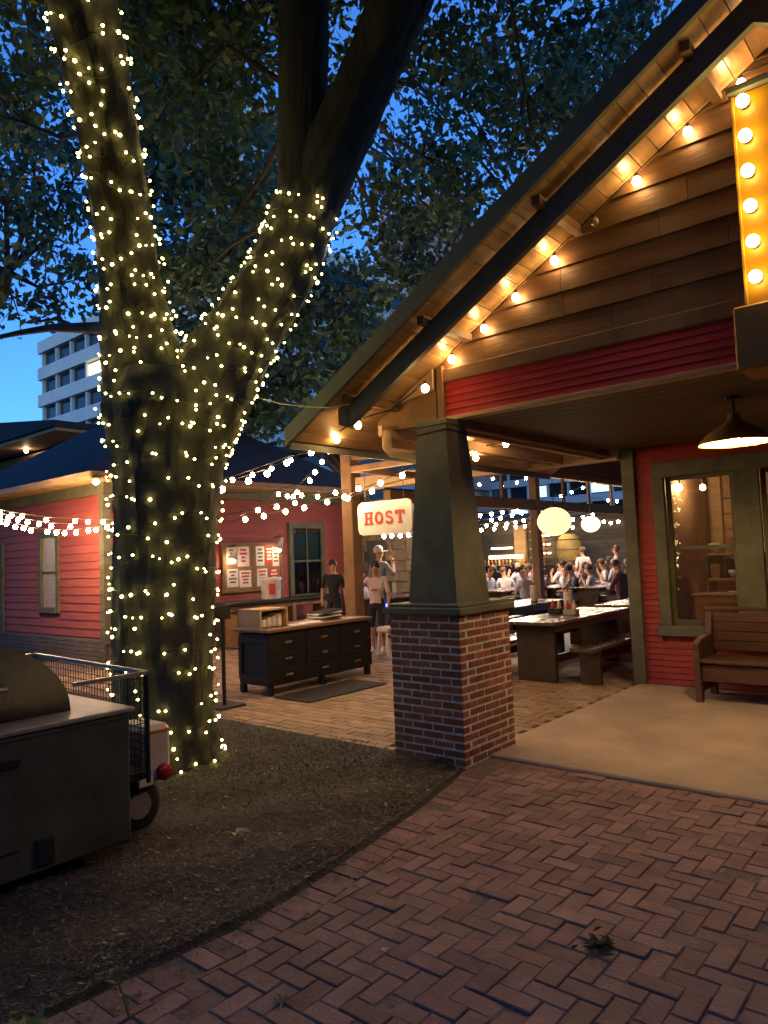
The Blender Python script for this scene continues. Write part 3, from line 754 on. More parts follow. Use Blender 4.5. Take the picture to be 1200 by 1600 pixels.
# windows and door
def wall_window_y(parent, x0, x1, z0, z1, y, curtain=True):
    w = MB()
    w.box(x0-.10, x0, y-.03, y+.05, z0-.10, z1+.12); w.box(x1, x1+.10, y-.03, y+.05, z0-.10, z1+.12)
    w.box(x0, x1, y-.03, y+.05, z1, z1+.12); w.box(x0-.0, x1+.0, y-.045, y+.05, z0-.10, z0)
    w.box(x0, x1, y-.005, y+.035, (z0+z1)/2-.02, (z0+z1)/2+.02)
    f = w.part('window', m_olive, parent)
    MB().box(x0, x1, y+.012, y+.016, z0, (z0+z1)/2-.02).part('pane', g_clear, f); MB().box(x0, x1, y+.012, y+.016, (z0+z1)/2+.02, z1).part('pane', g_clear, f)
    if curtain: MB().box(x0, x1, y+.022, y+.028, z0, z1).part('curtain', m_curtain, f)
wall_window_y(rh, -14.02, -13.42, .90, 2.22, HY-.005)
dr = MB(); dr.box(-16.9, -16.8, HY-.03, HY+.02, .3, 2.2); dr.box(-15.85, -15.75, HY-.03, HY+.02, .3, 2.2); dr.box(-16.8, -15.85, HY-.03, HY+.02, 2.1, 2.2)
dr = dr.part('door', m_olive, rh); MB().box(-16.8, -15.85, HY-.012, HY+.02, .3, 2.1).part('door_leaf', m_brown, dr)
x = HX
w = MB(); y0, y1, z0, z1 = 10.75, 11.6, .86, 2.30
w.box(x-.03, x+.045, y0-.11, y0, z0-.10, z1+.12); w.box(x-.03, x+.045, y1, y1+.11, z0-.10, z1+.12); w.box(x-.03, x+.045, y0, y1, z1, z1+.12); w.box(x-.03, x+.055, y0, y1, z0-.10, z0)
w.box(x-.02, x+.02, y0, y1, 1.56, 1.60); w.box(x-.02, x+.02, (y0+y1)/2-.015, (y0+y1)/2+.015, z0, 1.56); w.box(x-.02, x+.02, (y0+y1)/2-.015, (y0+y1)/2+.015, 1.60, z1)
w = w.part('window', m_olive, rh)
for a, b in ((y0, (y0+y1)/2-.015), ((y0+y1)/2+.015, y1)):
    for c_, d_ in ((z0, 1.56), (1.60, z1)): MB().box(x-.002, x+.002, a, b, c_, d_).part('pane', g_dark, w)
MB().box(x-.028, x-.022, y0, y1, z0, z1).part('dark_room', m_counter, w)

# notice board with papers, its two lamps, the wall counter and the bucket
t = thing('notice_board', 'cork notice board full of papers on the red house wall', 'notice board', (HX, 9.6, 1.05))
MB().cbox(HX+.03, 9.62, 1.50, .04, 1.46, .92, .006).part('cork', m_board, t)
for (yc, zc, h, wd) in ((9.62, 1.975, .05, 1.56), (9.62, 1.025, .05, 1.56)): MB().cbox(HX+.045, yc, zc, .05, wd, h, .006).part('frame', m_brown, t)
for yc in (8.865, 9.62, 10.375): MB().cbox(HX+.045, yc, 1.5, .05, .05, .90, .006).part('frame', m_brown, t)
for i, (yc, zc, wd, h, red) in enumerate([(9.06, 1.74, .24, .34, 1), (9.36, 1.72, .30, .40, 0), (9.08, 1.30, .28, .36, 0), (9.40, 1.27, .30, .34, 0), (9.80, 1.72, .22, .40, 0), (10.04, 1.74, .2, .36, 1), (10.22, 1.70, .18, .4, 0), (9.84, 1.28, .28, .36, 0), (10.16, 1.28, .26, .38, 1)]):
    p = MB(); p.box(HX+.052, HX+.055, yc-wd/2, yc+wd/2, zc-h/2, zc+h/2); p = p.part('paper', m_redprint if red == 1 and i != 0 else m_paper, t)
    q = MB()
    for r_ in range(4):
        ww = wd*random.uniform(.3, .75); zz = zc+h*.34-r_*h*.19
        q.box(HX+.056, HX+.0575, yc-ww/2, yc+ww/2, zz-h*.05, zz+h*.05)
    q.part('print', m_paper if red == 1 and i != 0 else (m_redprint if i % 2 else m_greyprint), p)
for i, (yc, zc, lab) in enumerate(((8.98, 1.62, 'small wall lamp lighting the tree-side end of the notice board'), (10.17, 1.80, 'slanted wall lamp lighting the window-side end of the notice board'))):
    t = thing('picture_lamp', lab, 'lamp', (HX+.05, yc, zc), group='notice board lamps')
    MB().tube([(HX+.07, yc, zc+.3), (HX+.3, yc, zc+.33), (HX+.34, yc, zc+.28)], .012, 6).part('arm', m_black, t)
    hd = MB(); hd.smooth = True; hd.tube([(HX+.34, yc, zc+.29), (HX+.31, yc-.02, zc+.2), (HX+.27, yc-.05, zc+.06)], [.03, .05, .085], 12); hd.part('head', m_cream, t)
    piece(bulb_mesh('bulb', .055, e_lamp), 'bulb', t, (HX+.27, yc-.05, zc+.04))
t = thing('wall_counter', 'long dark standing counter in front of the notice board', 'counter', (HX+.5, 9.7, 0))
MB().cbox(HX+.65, 9.7, .83, .5, 2.75, .05, .006).part('top', m_counter, t)
for yc in (8.6, 10.0, 10.9): MB().cbox(HX+.65, yc, .41, .36, .1, .78, .006).part('trestle', m_brown, t)
MB().cbox(HX+.65, 9.7, .745, .34, 2.5, .11, .006).part('apron', m_brown, t)
t = thing('drink_bucket', 'white plastic drink bucket with a red label on the wall counter', 'bucket', (HX+.65, 9.55, .855))
b = MB(); b.smooth = True; b.lathe([(.17, 0), (.185, .02), (.20, .36), (.215, .37), (.215, .40), (.20, .40)], 28, (HX+.65, 9.55, .855), True, True); b.part('pail', m_plastic, t)
b = MB(); b.smooth = True; b.lathe([(.212, .402), (.212, .425), (.20, .43)], 28, (HX+.65, 9.55, .855)); b.part('lid', m_white, t)
b = MB()
for k in range(5):
    a0 = -0.9+k*.12; a1 = a0+.12
    b.quad((HX+.65+.205*math.cos(a0), 9.55+.205*math.sin(a0), .95), (HX+.65+.205*math.cos(a1), 9.55+.205*math.sin(a1), .95), (HX+.65+.211*math.cos(a1), 9.55+.211*math.sin(a1), 1.17), (HX+.65+.211*math.cos(a0), 9.55+.211*math.sin(a0), 1.17))
b.part('label_patch', m_redprint, t)
MB().tube([(HX+.66, 9.34, 1.2), (HX+.78, 9.36, 1.1), (HX+.86, 9.55, 1.05), (HX+.78, 9.74, 1.1), (HX+.66, 9.76, 1.2)], .006, 5).part('handle', m_steel, t)

# ================================================================ host counter with its things
t = thing('host_counter', 'low black host counter with drawers and a wooden top', 'counter', (-7.0, 6.65, 0))
hx0, hx1, hy0, hy1 = -7.30, -6.70, 5.72, 7.58
MB().cbox((hx0+hx1)/2, (hy0+hy1)/2, .42, hx1-hx0-.04, hy1-hy0-.04, .62, .008).part('cabinet', m_counter, t)
MB().cbox((hx0+hx1)/2, (hy0+hy1)/2, .765, hx1-hx0+.04, hy1-hy0+.04, .04, .006).part('top', m_ctop, t)
for x in (hx0+.05, hx1-.05):
    for y in (hy0+.06, (hy0+hy1)/2, hy1-.06): MB().cbox(x, y, .055, .07, .07, .11, .006).part('leg', m_counter, t)
ep = MB(); ep.box(hx0+.09, hx1-.09, hy0+.004, hy0+.016, .17, .23); ep.box(hx0+.09, hx1-.09, hy0+.004, hy0+.016, .62, .68); ep.box(hx0+.03, hx0+.09, hy0+.004, hy0+.016, .17, .68); ep.box(hx1-.09, hx1-.03, hy0+.004, hy0+.016, .17, .68); ep.part('end_panel', m_counter, t)
for c in range(3):
    for r_ in range(3):
        yc = hy0+.31+c*.62; zc = .22+r_*.195
        d = MB(); d.cbox(hx1-.014, yc, zc, .026, .608, .190, .003); d = d.part('drawer', m_counter, t)
        hnd = MB(); hnd.cbox(hx1+.018, yc, zc, .022, .11, .028, .006); hnd.part('pull', m_brown, d)
MB().cbox(-6.55, 6.6, .008, .62, 1.35, .012, .004).top('floor_mat', m_mat, (-6.3, 6.45, 0))
o = bpy.data.objects['floor_mat']; tag(o, 'thin black rubber mat on the bricks before the host counter', 'mat'); o.location = (-6.05, 6.22, 0.0)
t = thing('tray_box', 'open wooden tray box with napkins at the near counter end', 'box', (-7.1, 5.95, .785))
bx = MB(); bx.box(-7.26, -6.86, 5.74, 5.765, .785, 1.0); bx.box(-7.26, -6.86, 6.17, 6.195, .785, 1.0); bx.box(-7.26, -6.86, 5.74, 6.195, 1.0, 1.02); bx.box(-7.26, -7.235, 5.765, 6.17, .785, 1.0); bx.part('case', m_wood, t)
for k in range(4): MB().cbox(-7.02, 5.86+k*.085, .84+.01*k, .2, .07, .1+.02*k, .01).part('napkin', m_paper, t)
for i, (x, y, wd, h, a, lab) in enumerate(((-6.86, 6.32, .2, .28, .2, 'white paper nearest the tray box on the host counter'), (-6.9, 6.62, .21, .28, -.3, 'white paper in the middle of the host counter'), (-6.84, 7.28, .2, .28, .1, 'yellowish paper at the far end of the host counter'))):
    p = MB(); p.cbox(0, 0, .0, wd, h, .006, .001); o = p.top('menu_sheet', m_paper if i < 2 else m_cream); o.location = (x, y, .7895); o.rotation_euler.z = a; tag(o, lab, 'paper', 'papers on the host counter')
t = thing('menu_stack', 'slanted heap of menus on the host counter', 'menus', (-7.0, 6.98, .785))
for k in range(9):
    p = MB(); p.cbox(0, 0, 0, .26, .40, .012, .002); me = p.mesh('menu', m_paper if k % 3 == 0 else m_stone if k % 3 == 1 else m_counter); piece(me, 'menu', t, (-7.02+random.uniform(-.03, .03), 6.95+k*.012, .795+k*.013), (.03*k*.3, 0, random.uniform(-.25, .25)))

t = thing('queue_stanchion', 'thin black post on a flat base beside the lit tree', 'stanchion', (-6.72, 5.08, 0))
MB().cbox(-6.72, 5.08, .012, .34, .34, .024, .005).part('base', m_black, t)
MB().tube([(-6.72, 5.08, .02), (-6.72, 5.08, .98)], .022, 12).part('post', m_black, t)
MB().cbox(-6.72, 5.08, 1.05, .02, .22, .16, .004).part('card_holder', m_black, t)

# hanging HOST sign
t = thing('host_sign', 'white hanging board with red lettering above the host stand', 'sign', (-5.55, 6.6, 1.88))
sx0, sx1, sz0, sz1, sy = -5.97, -5.13, 1.87, 2.27, 6.6
c_ = .07
MB().prism([(sx0+c_, sz0), (sx1-c_, sz0), (sx1-.02, sz0+.02), (sx1, sz0+c_), (sx1, sz1-c_), (sx1-.02, sz1-.02), (sx1-c_, sz1), (sx0+c_, sz1), (sx0+.02, sz1-.02), (sx0, sz1-c_), (sx0, sz0+c_), (sx0+.02, sz0+.02)], 'y', sy-.012, sy+.012).part('board', m_white, t)
def stroke(mb, pts, w, y, dep=.006, closed=False):
    """flat band along a 2D polyline in the sign plane"""
    P = [Vector(p) for p in pts]; n_ = len(P)
    for i in range(n_ if closed else n_-1):
        a, b = P[i], P[(i+1) % n_]; d = (b-a).normalized(); nn = Vector((-d.y, d.x))*w/2; a2 = a-d*w*.12; b2 = b+d*w*.12
        mb.prism([tuple(a2-nn), tuple(b2-nn), tuple(b2+nn), tuple(a2+nn)], 'y', y-dep-i*.00007, y)
LW, LHh = .135, .15; zb = (sz0+sz1)/2-.075; yy = sy-.0125
xs = [sx0+.11+k*.162 for k in range(4)]
def serif(mb, x, z): mb.prism([(x-.034, z-.010), (x+.034, z-.010), (x+.034, z+.010), (x-.034, z+.010)], 'y', yy-.0068, yy)
L = MB(); x = xs[0]
for q in (.03, LW-.03):
    stroke(L, [(x+q, zb), (x+q, zb+LHh)], .034, yy); serif(L, x+q, zb+.008); serif(L, x+q, zb+LHh-.008)
stroke(L, [(x+.03, zb+LHh/2), (x+LW-.03, zb+LHh/2)], .024, yy, .0062); L.part('letter', m_redprint, t)
L = MB(); x = xs[1]; pts = [(x+LW/2+.05*math.cos(a), zb+LHh/2+.062*math.sin(a)) for a in [i*math.pi/8 for i in range(16)]]; stroke(L, pts, .033, yy, closed=True); L.part('letter', m_redprint, t)
L = MB(); x = xs[2]; pts = []
for a in range(20, 271, 25): pts.append((x+LW/2+.042*math.cos(math.radians(a)), zb+LHh*.73+.032*math.sin(math.radians(a))))
for a in range(90, -161, -25): pts.append((x+LW/2+.045*math.cos(math.radians(a)), zb+LHh*.27+.034*math.sin(math.radians(a))))
stroke(L, pts, .028, yy); L.part('letter', m_redprint, t)
L = MB(); x = xs[3]; stroke(L, [(x+LW/2, zb), (x+LW/2, zb+LHh)], .036, yy); serif(L, x+LW/2, zb+.008); stroke(L, [(x+.0, zb+LHh-.012), (x+LW, zb+LHh-.012)], .026, yy, .0062)
for q in (.008, LW-.008): stroke(L, [(x+q, zb+LHh-.05), (x+q, zb+LHh-.005)], .018, yy, .0064)
L.part('letter', m_redprint, t)
for xx in (sx0+.12, sx1-.12): MB().tube([(xx, sy, sz1-.01), (xx, sy, 2.66)], .005, 5).part('hanger', m_black, t)

# ================================================================ open dining pavilion
pv = thing('dining_pavilion', 'open timber dining pavilion with posts and beams behind the porch', 'pavilion', (-7, 7.7, 0))
for (x, y) in ((-7.68, 8.33), (-7.05, 13.1), (-7.05, 18.3), (-7.05, 23.4)):
    MB().cbox(x, y, 1.62, .22 if y < 9 else .17, .22 if y < 9 else .17, 3.24, .012).part('post', m_brown, pv)
MB().cbox(-5.43, 8.33, 2.74, 4.18, .14, .21, .008).part('cross_beam', m_wood, pv)
MB().cbox(-5.1, 6.6, 2.70, 1.9, .07, .08, .006).part('sign_beam', m_brown, pv)
for (x, y) in ((-6.02, 6.6), (-4.18, 6.6)): MB().cbox(x, 7.45, 2.70, .07, 1.62, .08, .006).part('sign_beam_arm', m_brown, pv)
MB().cbox(-7.05, 17.1, 2.52, .14, 17.3, .20, .008).part('transom', m_brown, pv)
MB().cbox(-7.05, 17.1, 3.20, .16, 17.3, .16, .008).part('top_plate', m_brown, pv)
MB().cbox(-5.5, 8.33, 3.20, 4.5, .16, .16, .008).part('top_plate', m_brown, pv)
for k in range(13): MB().cbox(-7.05, 9.3+k*1.27, 2.87, .06, .06, .50, .004).part('mullion', m_brown, pv)
for k in range(16): MB().cbox(-5.16, 8.6+k*1.13, 3.32, 3.9, .07, .14, .006).part('rafter', m_wood, pv)
for k in range(24): MB().cbox(-7.25+k*.175+.087, 17.1, 3.405, .168, 18.0, .025, .004).part('roof_plank', m_brown, pv)
MB().box(-7.35, -3.3, 8.05, 26.3, 3.425, 3.47).part('roof', m_shingle, pv)

# long tables with their loose benches
def dining_table(loc, rz, label, bench_phrase, L=2.3):
    t = thing('dining_table', 'long dark wooden dining table '+label, 'table', loc, rz, 'dining tables in the pavilion yard')
    for k in range(5): MB().cbox(-.30+k*.15, 0, .735, .146, L, .04, .005).part('top_plank', m_pictop, t, True)
    for e in (-1, 1): MB().cbox(0, e*(L/2-.22), .365, .52, .07, .70, .006).part('leg', m_pic, t, True)
    for s in (-1, 1): MB().cbox(s*.30, 0, .67, .04, L-.3, .09, .004).part('apron', m_pic, t, True)
    MB().cbox(0, 0, .22, .06, L-.5, .10, .004).part('stretcher', m_pic, t, True)
    for s, side in ((-1, 'court'), (1, 'wall')):
        b = thing('dining_bench', 'dark bench on the %s side of the table %s' % (side, bench_phrase), 'bench', (loc[0]+s*.66, loc[1], loc[2]), rz, 'benches at the dining tables')
        for q in (-1, 1): MB().cbox(q*.075, 0, .435, .144, L-.1, .04, .005).part('seat_plank', m_pictop, b, True)
        for e in (-1, 1): MB().cbox(0, e*(L/2-.30), .212, .26, .06, .405, .005).part('leg', m_pic, b, True)
        MB().cbox(0, 0, .30, .04, L-.66, .10, .004).part('rail', m_pic, b, True)
    return t
dining_table((-4.42, 9.0, -.012), 0, 'nearest the brick pier', 'nearest the brick pier')
dining_table((-6.15, 10.6, -.012), 0, 'second from the brick pier', 'second from the brick pier')
dining_table((-4.40, 11.7, -.012), 0, 'behind the nearest one along the red wall', 'behind the nearest one')
def towel_roll(loc, label):
    t = thing('towel_roll', label, 'paper roll', loc, group='paper towel rolls on the tables')
    MB().lathe([(.075, 0), (.075, .014), (.02, .018)], 20, loc).part('stand', m_black, t)
    r_ = MB(); r_.smooth = True; r_.lathe([(.058, .018), (.06, .03), (.06, .275), (.057, .285)], 20, loc); r_.part('roll', m_paper, t)
    MB().tube([(loc[0], loc[1], loc[2]+.285), (loc[0], loc[1], loc[2]+.33)], .008, 6).part('finial', m_black, t)
towel_roll((-4.50, 9.15, .741), 'white paper towel roll standing on the nearest picnic table')
towel_roll((-6.0, 10.95, .741), 'white paper towel roll on the second picnic table')
for i, (x, y, lab) in enumerate(((-4.62, 9.02, 'dark sauce caddy beside the roll on the nearest table'), (-4.34, 8.9, 'small metal sauce caddy at the wall side of the nearest table'))):
    t = thing('sauce_caddy', lab, 'caddy', (x, y, .741), group='sauce caddies')
    MB().cbox(x, y, .781, .18, .13, .07, .006).part('tray', m_black if i == 0 else m_steel, t)
    for dx in (-.045, .045):
        b = MB(); b.smooth = True; b.lathe([(.028, .02), (.028, .13), (.012, .16), (.010, .19)], 12, (x+dx, y, .741)); b.part('bottle', m_redprint if dx < 0 else m_cream, t)

# globe lanterns
def globe(p, r, m, label):
    t = thing('globe_lantern', label, 'lantern', p, group='round paper lanterns')
    bm = bmesh.new(); bmesh.ops.create_uvsphere(bm, u_segments=28, v_segments=16, radius=r)
    for v in bm.verts: v.co.z *= .86
    for f in bm.faces: f.smooth = True
    me = bpy.data.meshes.new('globe'); bm.to_mesh(me); bm.free(); me.materials.append(m); piece(me, 'globe', t, p)
    MB().tube([(p[0], p[1], p[2]+r*.84), (p[0], p[1], 3.4)], .006, 5).part('cord', m_wire, t)
    MB().lathe([(.05, 0), (.05, .03)], 14, (p[0], p[1], p[2]+r*.84)).part('cap', m_black, t)
globe(at(866, 815, 11.3), .26, e_globe, 'large yellow globe lantern hanging in the pavilion')
globe(at(923, 819, 13.0), .165, e_globe2, 'smaller white globe lantern farther back in the pavilion')

# ================================================================ the lit tree
def limb(spec, sub=16):
    """spec: (x, y, depth, half width in photograph pixels) -> smooth list of (centre, radius)"""
    K = [(at(x, y, D), hw*D/F_PX) for x, y, D, hw in spec]; out = []
    n = len(K)
    for i in range(n-1):
        p0, p1, p2, p3 = K[max(i-1, 0)], K[i], K[i+1], K[min(i+2, n-1)]
        for j in range(sub):
            t = j/sub
            c = 0.5*((2*p1[0])+(p2[0]-p0[0])*t+(2*p0[0]-5*p1[0]+4*p2[0]-p3[0])*t*t+(-p0[0]+3*p1[0]-3*p2[0]+p3[0])*t**3)
            out.append((c, p1[1]+(p2[1]-p1[1])*t))
    out.append(K[-1]); return out
def bark_tube(mb, path, n=26, amp=.05, seed=0, ridges=False):
    r = np.random.default_rng(seed); ph = r.uniform(0, 6.28, 8); s = len(mb.v); ref = None; P = [p for p, _ in path]; L = 0
    for i, (p, rad) in enumerate(path):
        t = (P[min(i+1, len(P)-1)]-P[max(i-1, 0)]).normalized()
        if i: L += (P[i]-P[i-1]).length
        if ref is None: ref = t.orthogonal().normalized()
        ref = (ref-t*ref.dot(t)).normalized(); bi = t.cross(ref)
        for k in range(n):
            a = 2*math.pi*k/n
            w = 1+amp*(math.sin(3*a+ph[0]+L*.9)+.7*math.sin(5*a+ph[1]-L*1.3)+.5*math.sin(9*a+ph[2]+L*2.1)+.35*math.sin(13*a+ph[3])) + amp*.5*math.sin(L*5+ph[4]+2*a)
            if ridges:   # furrowed bark: wandering vertical plates with cross breaks
                g_ = 17*a+1.6*math.sin(L*2.3+ph[5]+a)+.9*math.sin(L*6.1+3*a+ph[6])
                w += .034*(1-abs(math.sin(g_))**.6*1.6)+.014*math.sin(L*31+5*a+ph[7])*math.sin(11*a+L*4)
            mb.v.append(tuple(p+(ref*math.cos(a)+bi*math.sin(a))*rad*w))
    for i in range(len(path)-1):
        for k in range(n):
            k2 = (k+1) % n; mb._f((s+i*n+k, s+i*n+k2, s+(i+1)*n+k2, s+(i+1)*n+k))
TRUNK = limb([(258, 1250, 5.95, 135), (258, 1222, 5.95, 104), (258, 1185, 5.95, 86), (257, 1130, 5.95, 76), (256, 1000, 5.95, 75), (258, 850, 5.95, 76), (262, 720, 5.95, 84), (262, 640, 5.95, 98), (265, 585, 5.95, 80)])
LIMB_L = limb([(258, 760, 5.95, 70), (243, 650, 5.95, 74), (225, 560, 5.88, 60), (210, 470, 5.75, 49), (198, 380, 5.55, 44), (184, 290, 5.3, 43), (167, 200, 5.1, 45), (147, 100, 4.9, 50), (125, 0, 4.7, 52), (100, -130, 4.5, 56), (70, -300, 4.4, 50)])
LIMB_R = limb([(262, 770, 5.95, 66), (285, 680, 5.95, 74), (328, 600, 5.95, 68), (380, 520, 6.0, 56), (432, 440, 6.05, 52), (464, 370, 6.1, 50), (484, 310, 6.15, 50)])
LIMB_U = limb([(482, 330, 6.15, 50), (478, 250, 6.2, 44), (472, 150, 6.2, 38), (474, 50, 6.25, 38), (476, -120, 6.4, 36), (470, -320, 6.7, 30)])
LIMB_V = limb([(480, 330, 6.15, 46), (515, 250, 6.1, 46), (553, 165, 6.05, 44), (585, 95, 6.0, 44), (620, 10, 5.9, 47), (670, -110, 5.8, 46), (730, -280, 5.8, 40)])
tree = thing('fairy_lit_tree', 'big forked tree wrapped in tiny lights beside the mulch bed', 'tree', (*at(258, 1225, 5.95).xy, 0))
mb = MB(); mb.smooth = True
for i, p in enumerate((TRUNK, LIMB_L, LIMB_R, LIMB_U, LIMB_V)): bark_tube(mb, p, 84, .03, i, True)
mb.part('trunk', m_bark, tree)

def leaves_mesh(name, lobes, m, leaf=.10, dens=1.0, seed=1, per=46, sig=.24):
    """many small pointed leaf faces gathered into sprays through the lobes"""
    r = np.random.default_rng(seed); ctrs = []
    for (c, rad) in lobes:
        n = max(4, int(24*rad*rad*dens)); d = r.normal(size=(n, 3)); d /= np.linalg.norm(d, axis=1)[:, None]
        rr = rad*r.random(n)**(1/2.4)
        ctrs.append(np.array(c)[None]+d*rr[:, None]*np.array([1, 1, .85]))
    ctrs = np.concatenate(ctrs); N = len(ctrs)*per
    base = np.repeat(ctrs, per, axis=0); s = sig*np.repeat(r.uniform(.6, 1.4, len(ctrs)), per)
    p = base+r.normal(size=(N, 3))*s[:, None]*np.array([1, 1, .75])
    a = r.normal(size=(N, 3)); a[:, 2] -= .5; a /= np.linalg.norm(a, axis=1)[:, None]
    b = np.cross(a, r.normal(size=(N, 3))); b /= np.linalg.norm(b, axis=1)[:, None]
    L = leaf*r.uniform(.6, 1.3, N)[:, None]; W = L*r.uniform(.22, .34, N)[:, None]
    nrm = np.cross(a, b)
    v = np.stack([p-a*L*.5, p+b*W-a*L*.05+nrm*L*.06, p+a*L*.5, p-b*W-a*L*.05+nrm*L*.06], axis=1).reshape(-1, 3)
    me = bpy.data.meshes.new(name); me.vertices.add(4*N); me.loops.add(4*N); me.polygons.add(N)
    me.vertices.foreach_set('co', v.astype(np.float32).ravel()); me.loops.foreach_set('vertex_index', np.arange(4*N, dtype=np.int32))
    me.polygons.foreach_set('loop_start', np.arange(0, 4*N, 4, dtype=np.int32)); me.update(calc_edges=True); me.materials.append(m)
    return me, ctrs
def crown(parent, lobes, m, leaf, dens, seed, per=46, sig=.24):
    me, ctrs = leaves_mesh('crown', lobes, m, leaf, dens, seed, per, sig)
    off = root_loc(parent)
    n = len(me.vertices)*3; co = np.empty(n, np.float32); me.vertices.foreach_get('co', co); co = co.reshape(-1, 3)-np.array(off, np.float32); me.vertices.foreach_set('co', co.ravel()); me.update()
    o = bpy.data.objects.new('crown', me); C.objects.link(o); o.parent = parent; return ctrs
def A(x, y, D): return tuple(at(x, y, D))
main_lobes = [(A(300, 130, 7.6), 1.0), (A(355, 350, 8.0), .8), (A(270, -60, 6.8), 1.1), (A(415, 40, 7.6), .8), (A(40, 20, 7.0), .8), (A(10, 180, 7.6), .6),
    (A(300, 440, 8.4), .8), (A(640, 130, 8.0), .75), (A(690, 260, 8.6), 1.0), (A(830, 210, 8.8), .95), (A(600, 360, 9.0), .7), (A(780, 20, 8.4), .8), (A(930, 60, 8.6), .75),
    (A(420, -250, 7.5), 2.2), (A(150, -300, 6.0), 1.9), (A(700, -250, 7.0), 2.0), (A(950, -250, 7.0), 1.8), (A(-150, -100, 6.0), 1.7), (A(1100, -500, 6.0), 2.2), (A(500, -700, 5.5), 2.4), (A(100, -900, 4.5), 2.2)]
over = [((-2.5, 2.5, 8.2), 2.3), ((-5.5, 1.0, 8.0), 2.4), ((-0.5, 0.0, 8.6), 2.6), ((1.5, 2.5, 9.2), 2.4), ((-3.0, -2.0, 8.4), 2.6), ((-6.5, 4.5, 8.2), 2.0), ((-7.0, -1.5, 7.6), 2.2), ((1.5, -2.5, 8.8), 2.4)]  # unseen lobes overhead, added to shade the court from the blue sky
ctrs = crown(tree, main_lobes, m_leaf, .125, .52, 11, 62, .2)
me, _c = leaves_mesh('added_shade_crown', over, m_leaf, .15, .9, 12, 60, .4)
co = np.empty(len(me.vertices)*3, np.float32); me.vertices.foreach_get('co', co); co = co.reshape(-1, 3)-np.array(root_loc(tree), np.float32); me.vertices.foreach_set('co', co.ravel()); me.update()
o = bpy.data.objects.new('crown', me); C.objects.link(o); o.parent = tree
# twigs
tw = MB(); r = np.random.default_rng(3)
tips = [LIMB_L[-1][0], LIMB_U[-1][0], LIMB_V[-1][0], LIMB_U[32][0], LIMB_V[36][0], LIMB_L[96][0], LIMB_R[-1][0]]
for (c, rad) in main_lobes+over:
    c = Vector(c); s = min(tips, key=lambda q: (q-c).length); m_ = s.lerp(c, .5)+Vector(r.normal(size=3)*.15)
    tw.tube([s, m_, c], [.034, .022, .008], 6)
    for k in range(4):
        d = Vector(r.normal(size=3)).normalized()*rad*.8; tw.tube([m_.lerp(c, .6), c.lerp(c+d, .5)+Vector((0, 0, .08)), c+d], [.010, .007, .003], 5)
tw.part('branches', m_bark2, tree)

# ---- fairy lights wound round trunk and limbs
def frames(path):
    ref = None; out = []; P = [p for p, _ in path]
    for i, (p, rad) in enumerate(path):
        t = (P[min(i+1, len(P)-1)]-P[max(i-1, 0)]).normalized()
        if ref is None: ref = t.orthogonal().normalized()
        ref = (ref-t*ref.dot(t)).normalized(); out.append((p, rad, ref.copy(), t.cross(ref), t))
    return out
def inside(p, others):
    for path in others:
        for (c, rad) in path:
            if (p-c).length < rad*.97: return True
    return False
def wind(path, pitch, step, others, t0=0.0, t1=1.0):
    fr_ = frames(path); L = [0]
    for i in range(1, len(fr_)): L.append(L[-1]+(fr_[i][0]-fr_[i-1][0]).length)
    s = L[-1]*t0; ang = random.uniform(0, 6.28); wire = [[]]; bulbs = []; nxt = 0; acc = 0
    while s < L[-1]*t1:
        i = max(j for j in range(len(L)) if L[j] <= s); i = min(i, len(fr_)-2); t = (s-L[i])/(L[i+1]-L[i]+1e-9)
        c = fr_[i][0].lerp(fr_[i+1][0], t); rad = fr_[i][1]*(1-t)+fr_[i+1][1]*t
        jig = .05*math.sin(ang*1.37+s*9)+.035*math.sin(ang*2.3)+.02*math.sin(ang*5.1)
        n_ = (fr_[i][2]*math.cos(ang)+fr_[i][3]*math.sin(ang))
        p = c+n_*(rad*1.045+.008)+fr_[i][4]*jig
        if inside(p, others):
            if wire[-1]: wire.append([])
        else:
            wire[-1].append(p)
            if acc >= nxt: bulbs.append((p+n_*.012, n_)); nxt = acc+step*random.choice((.35, .6, .9, 1.2, 1.7))*random.uniform(.8, 1.2)
        da = .16; ang += da; ds = pitch*da/6.283; s += ds; acc += math.hypot(da*rad, ds)
    return [w for w in wire if len(w) > 2], bulbs
fairy = thing('fairy_lights', 'hundreds of tiny yellow lights wound round the forked tree', 'string lights', (*at(258, 1225, 5.95).xy, 0))
W = MB(); allb = []
for path, oth, pitch, step, a, b in ((TRUNK, (LIMB_L[::4], LIMB_R[::4]), .115, .17, .06, 1), (LIMB_L, (TRUNK[:-16:4], LIMB_R[:26:4]), .095, .125, .12, .93), (LIMB_R, (TRUNK[:-16:4], LIMB_L[:48:4]), .095, .12, .15, .97)):
    wr, bl = wind(path, pitch, step, oth, a, b)
    for w in wr: W.tube(w, .0035, 3, False)
    allb += bl
W.part('wire', m_greenwire, fairy)
def facing(b):
    v = EYE-b[0]; return v.normalized().dot(b[1]) > -.05 and in_view(b[0]) is not None
vis = [b for b in allb if facing(b)]; vis.sort(key=lambda b: (b[0]-EYE).length); hid = [b for b in allb if not facing(b)]
random.shuffle(vis)
for p, n_ in vis[:300]: piece(bm_fairy, 'bulb', fairy, p, (random.uniform(0, 3), random.uniform(0, 3), 0), [random.choice((.7, .85, 1.0, 1.0, 1.25))]*3)
bm = bmesh.new()
for p, n_ in vis[300:]+hid:
    bmesh.ops.create_icosphere(bm, subdivisions=1, radius=.0105, matrix=Matrix.Translation(p-root_loc(fairy)))
me = bpy.data.meshes.new('remaining_bulbs'); bm.to_mesh(me); bm.free(); me.materials.append(e_fairy)
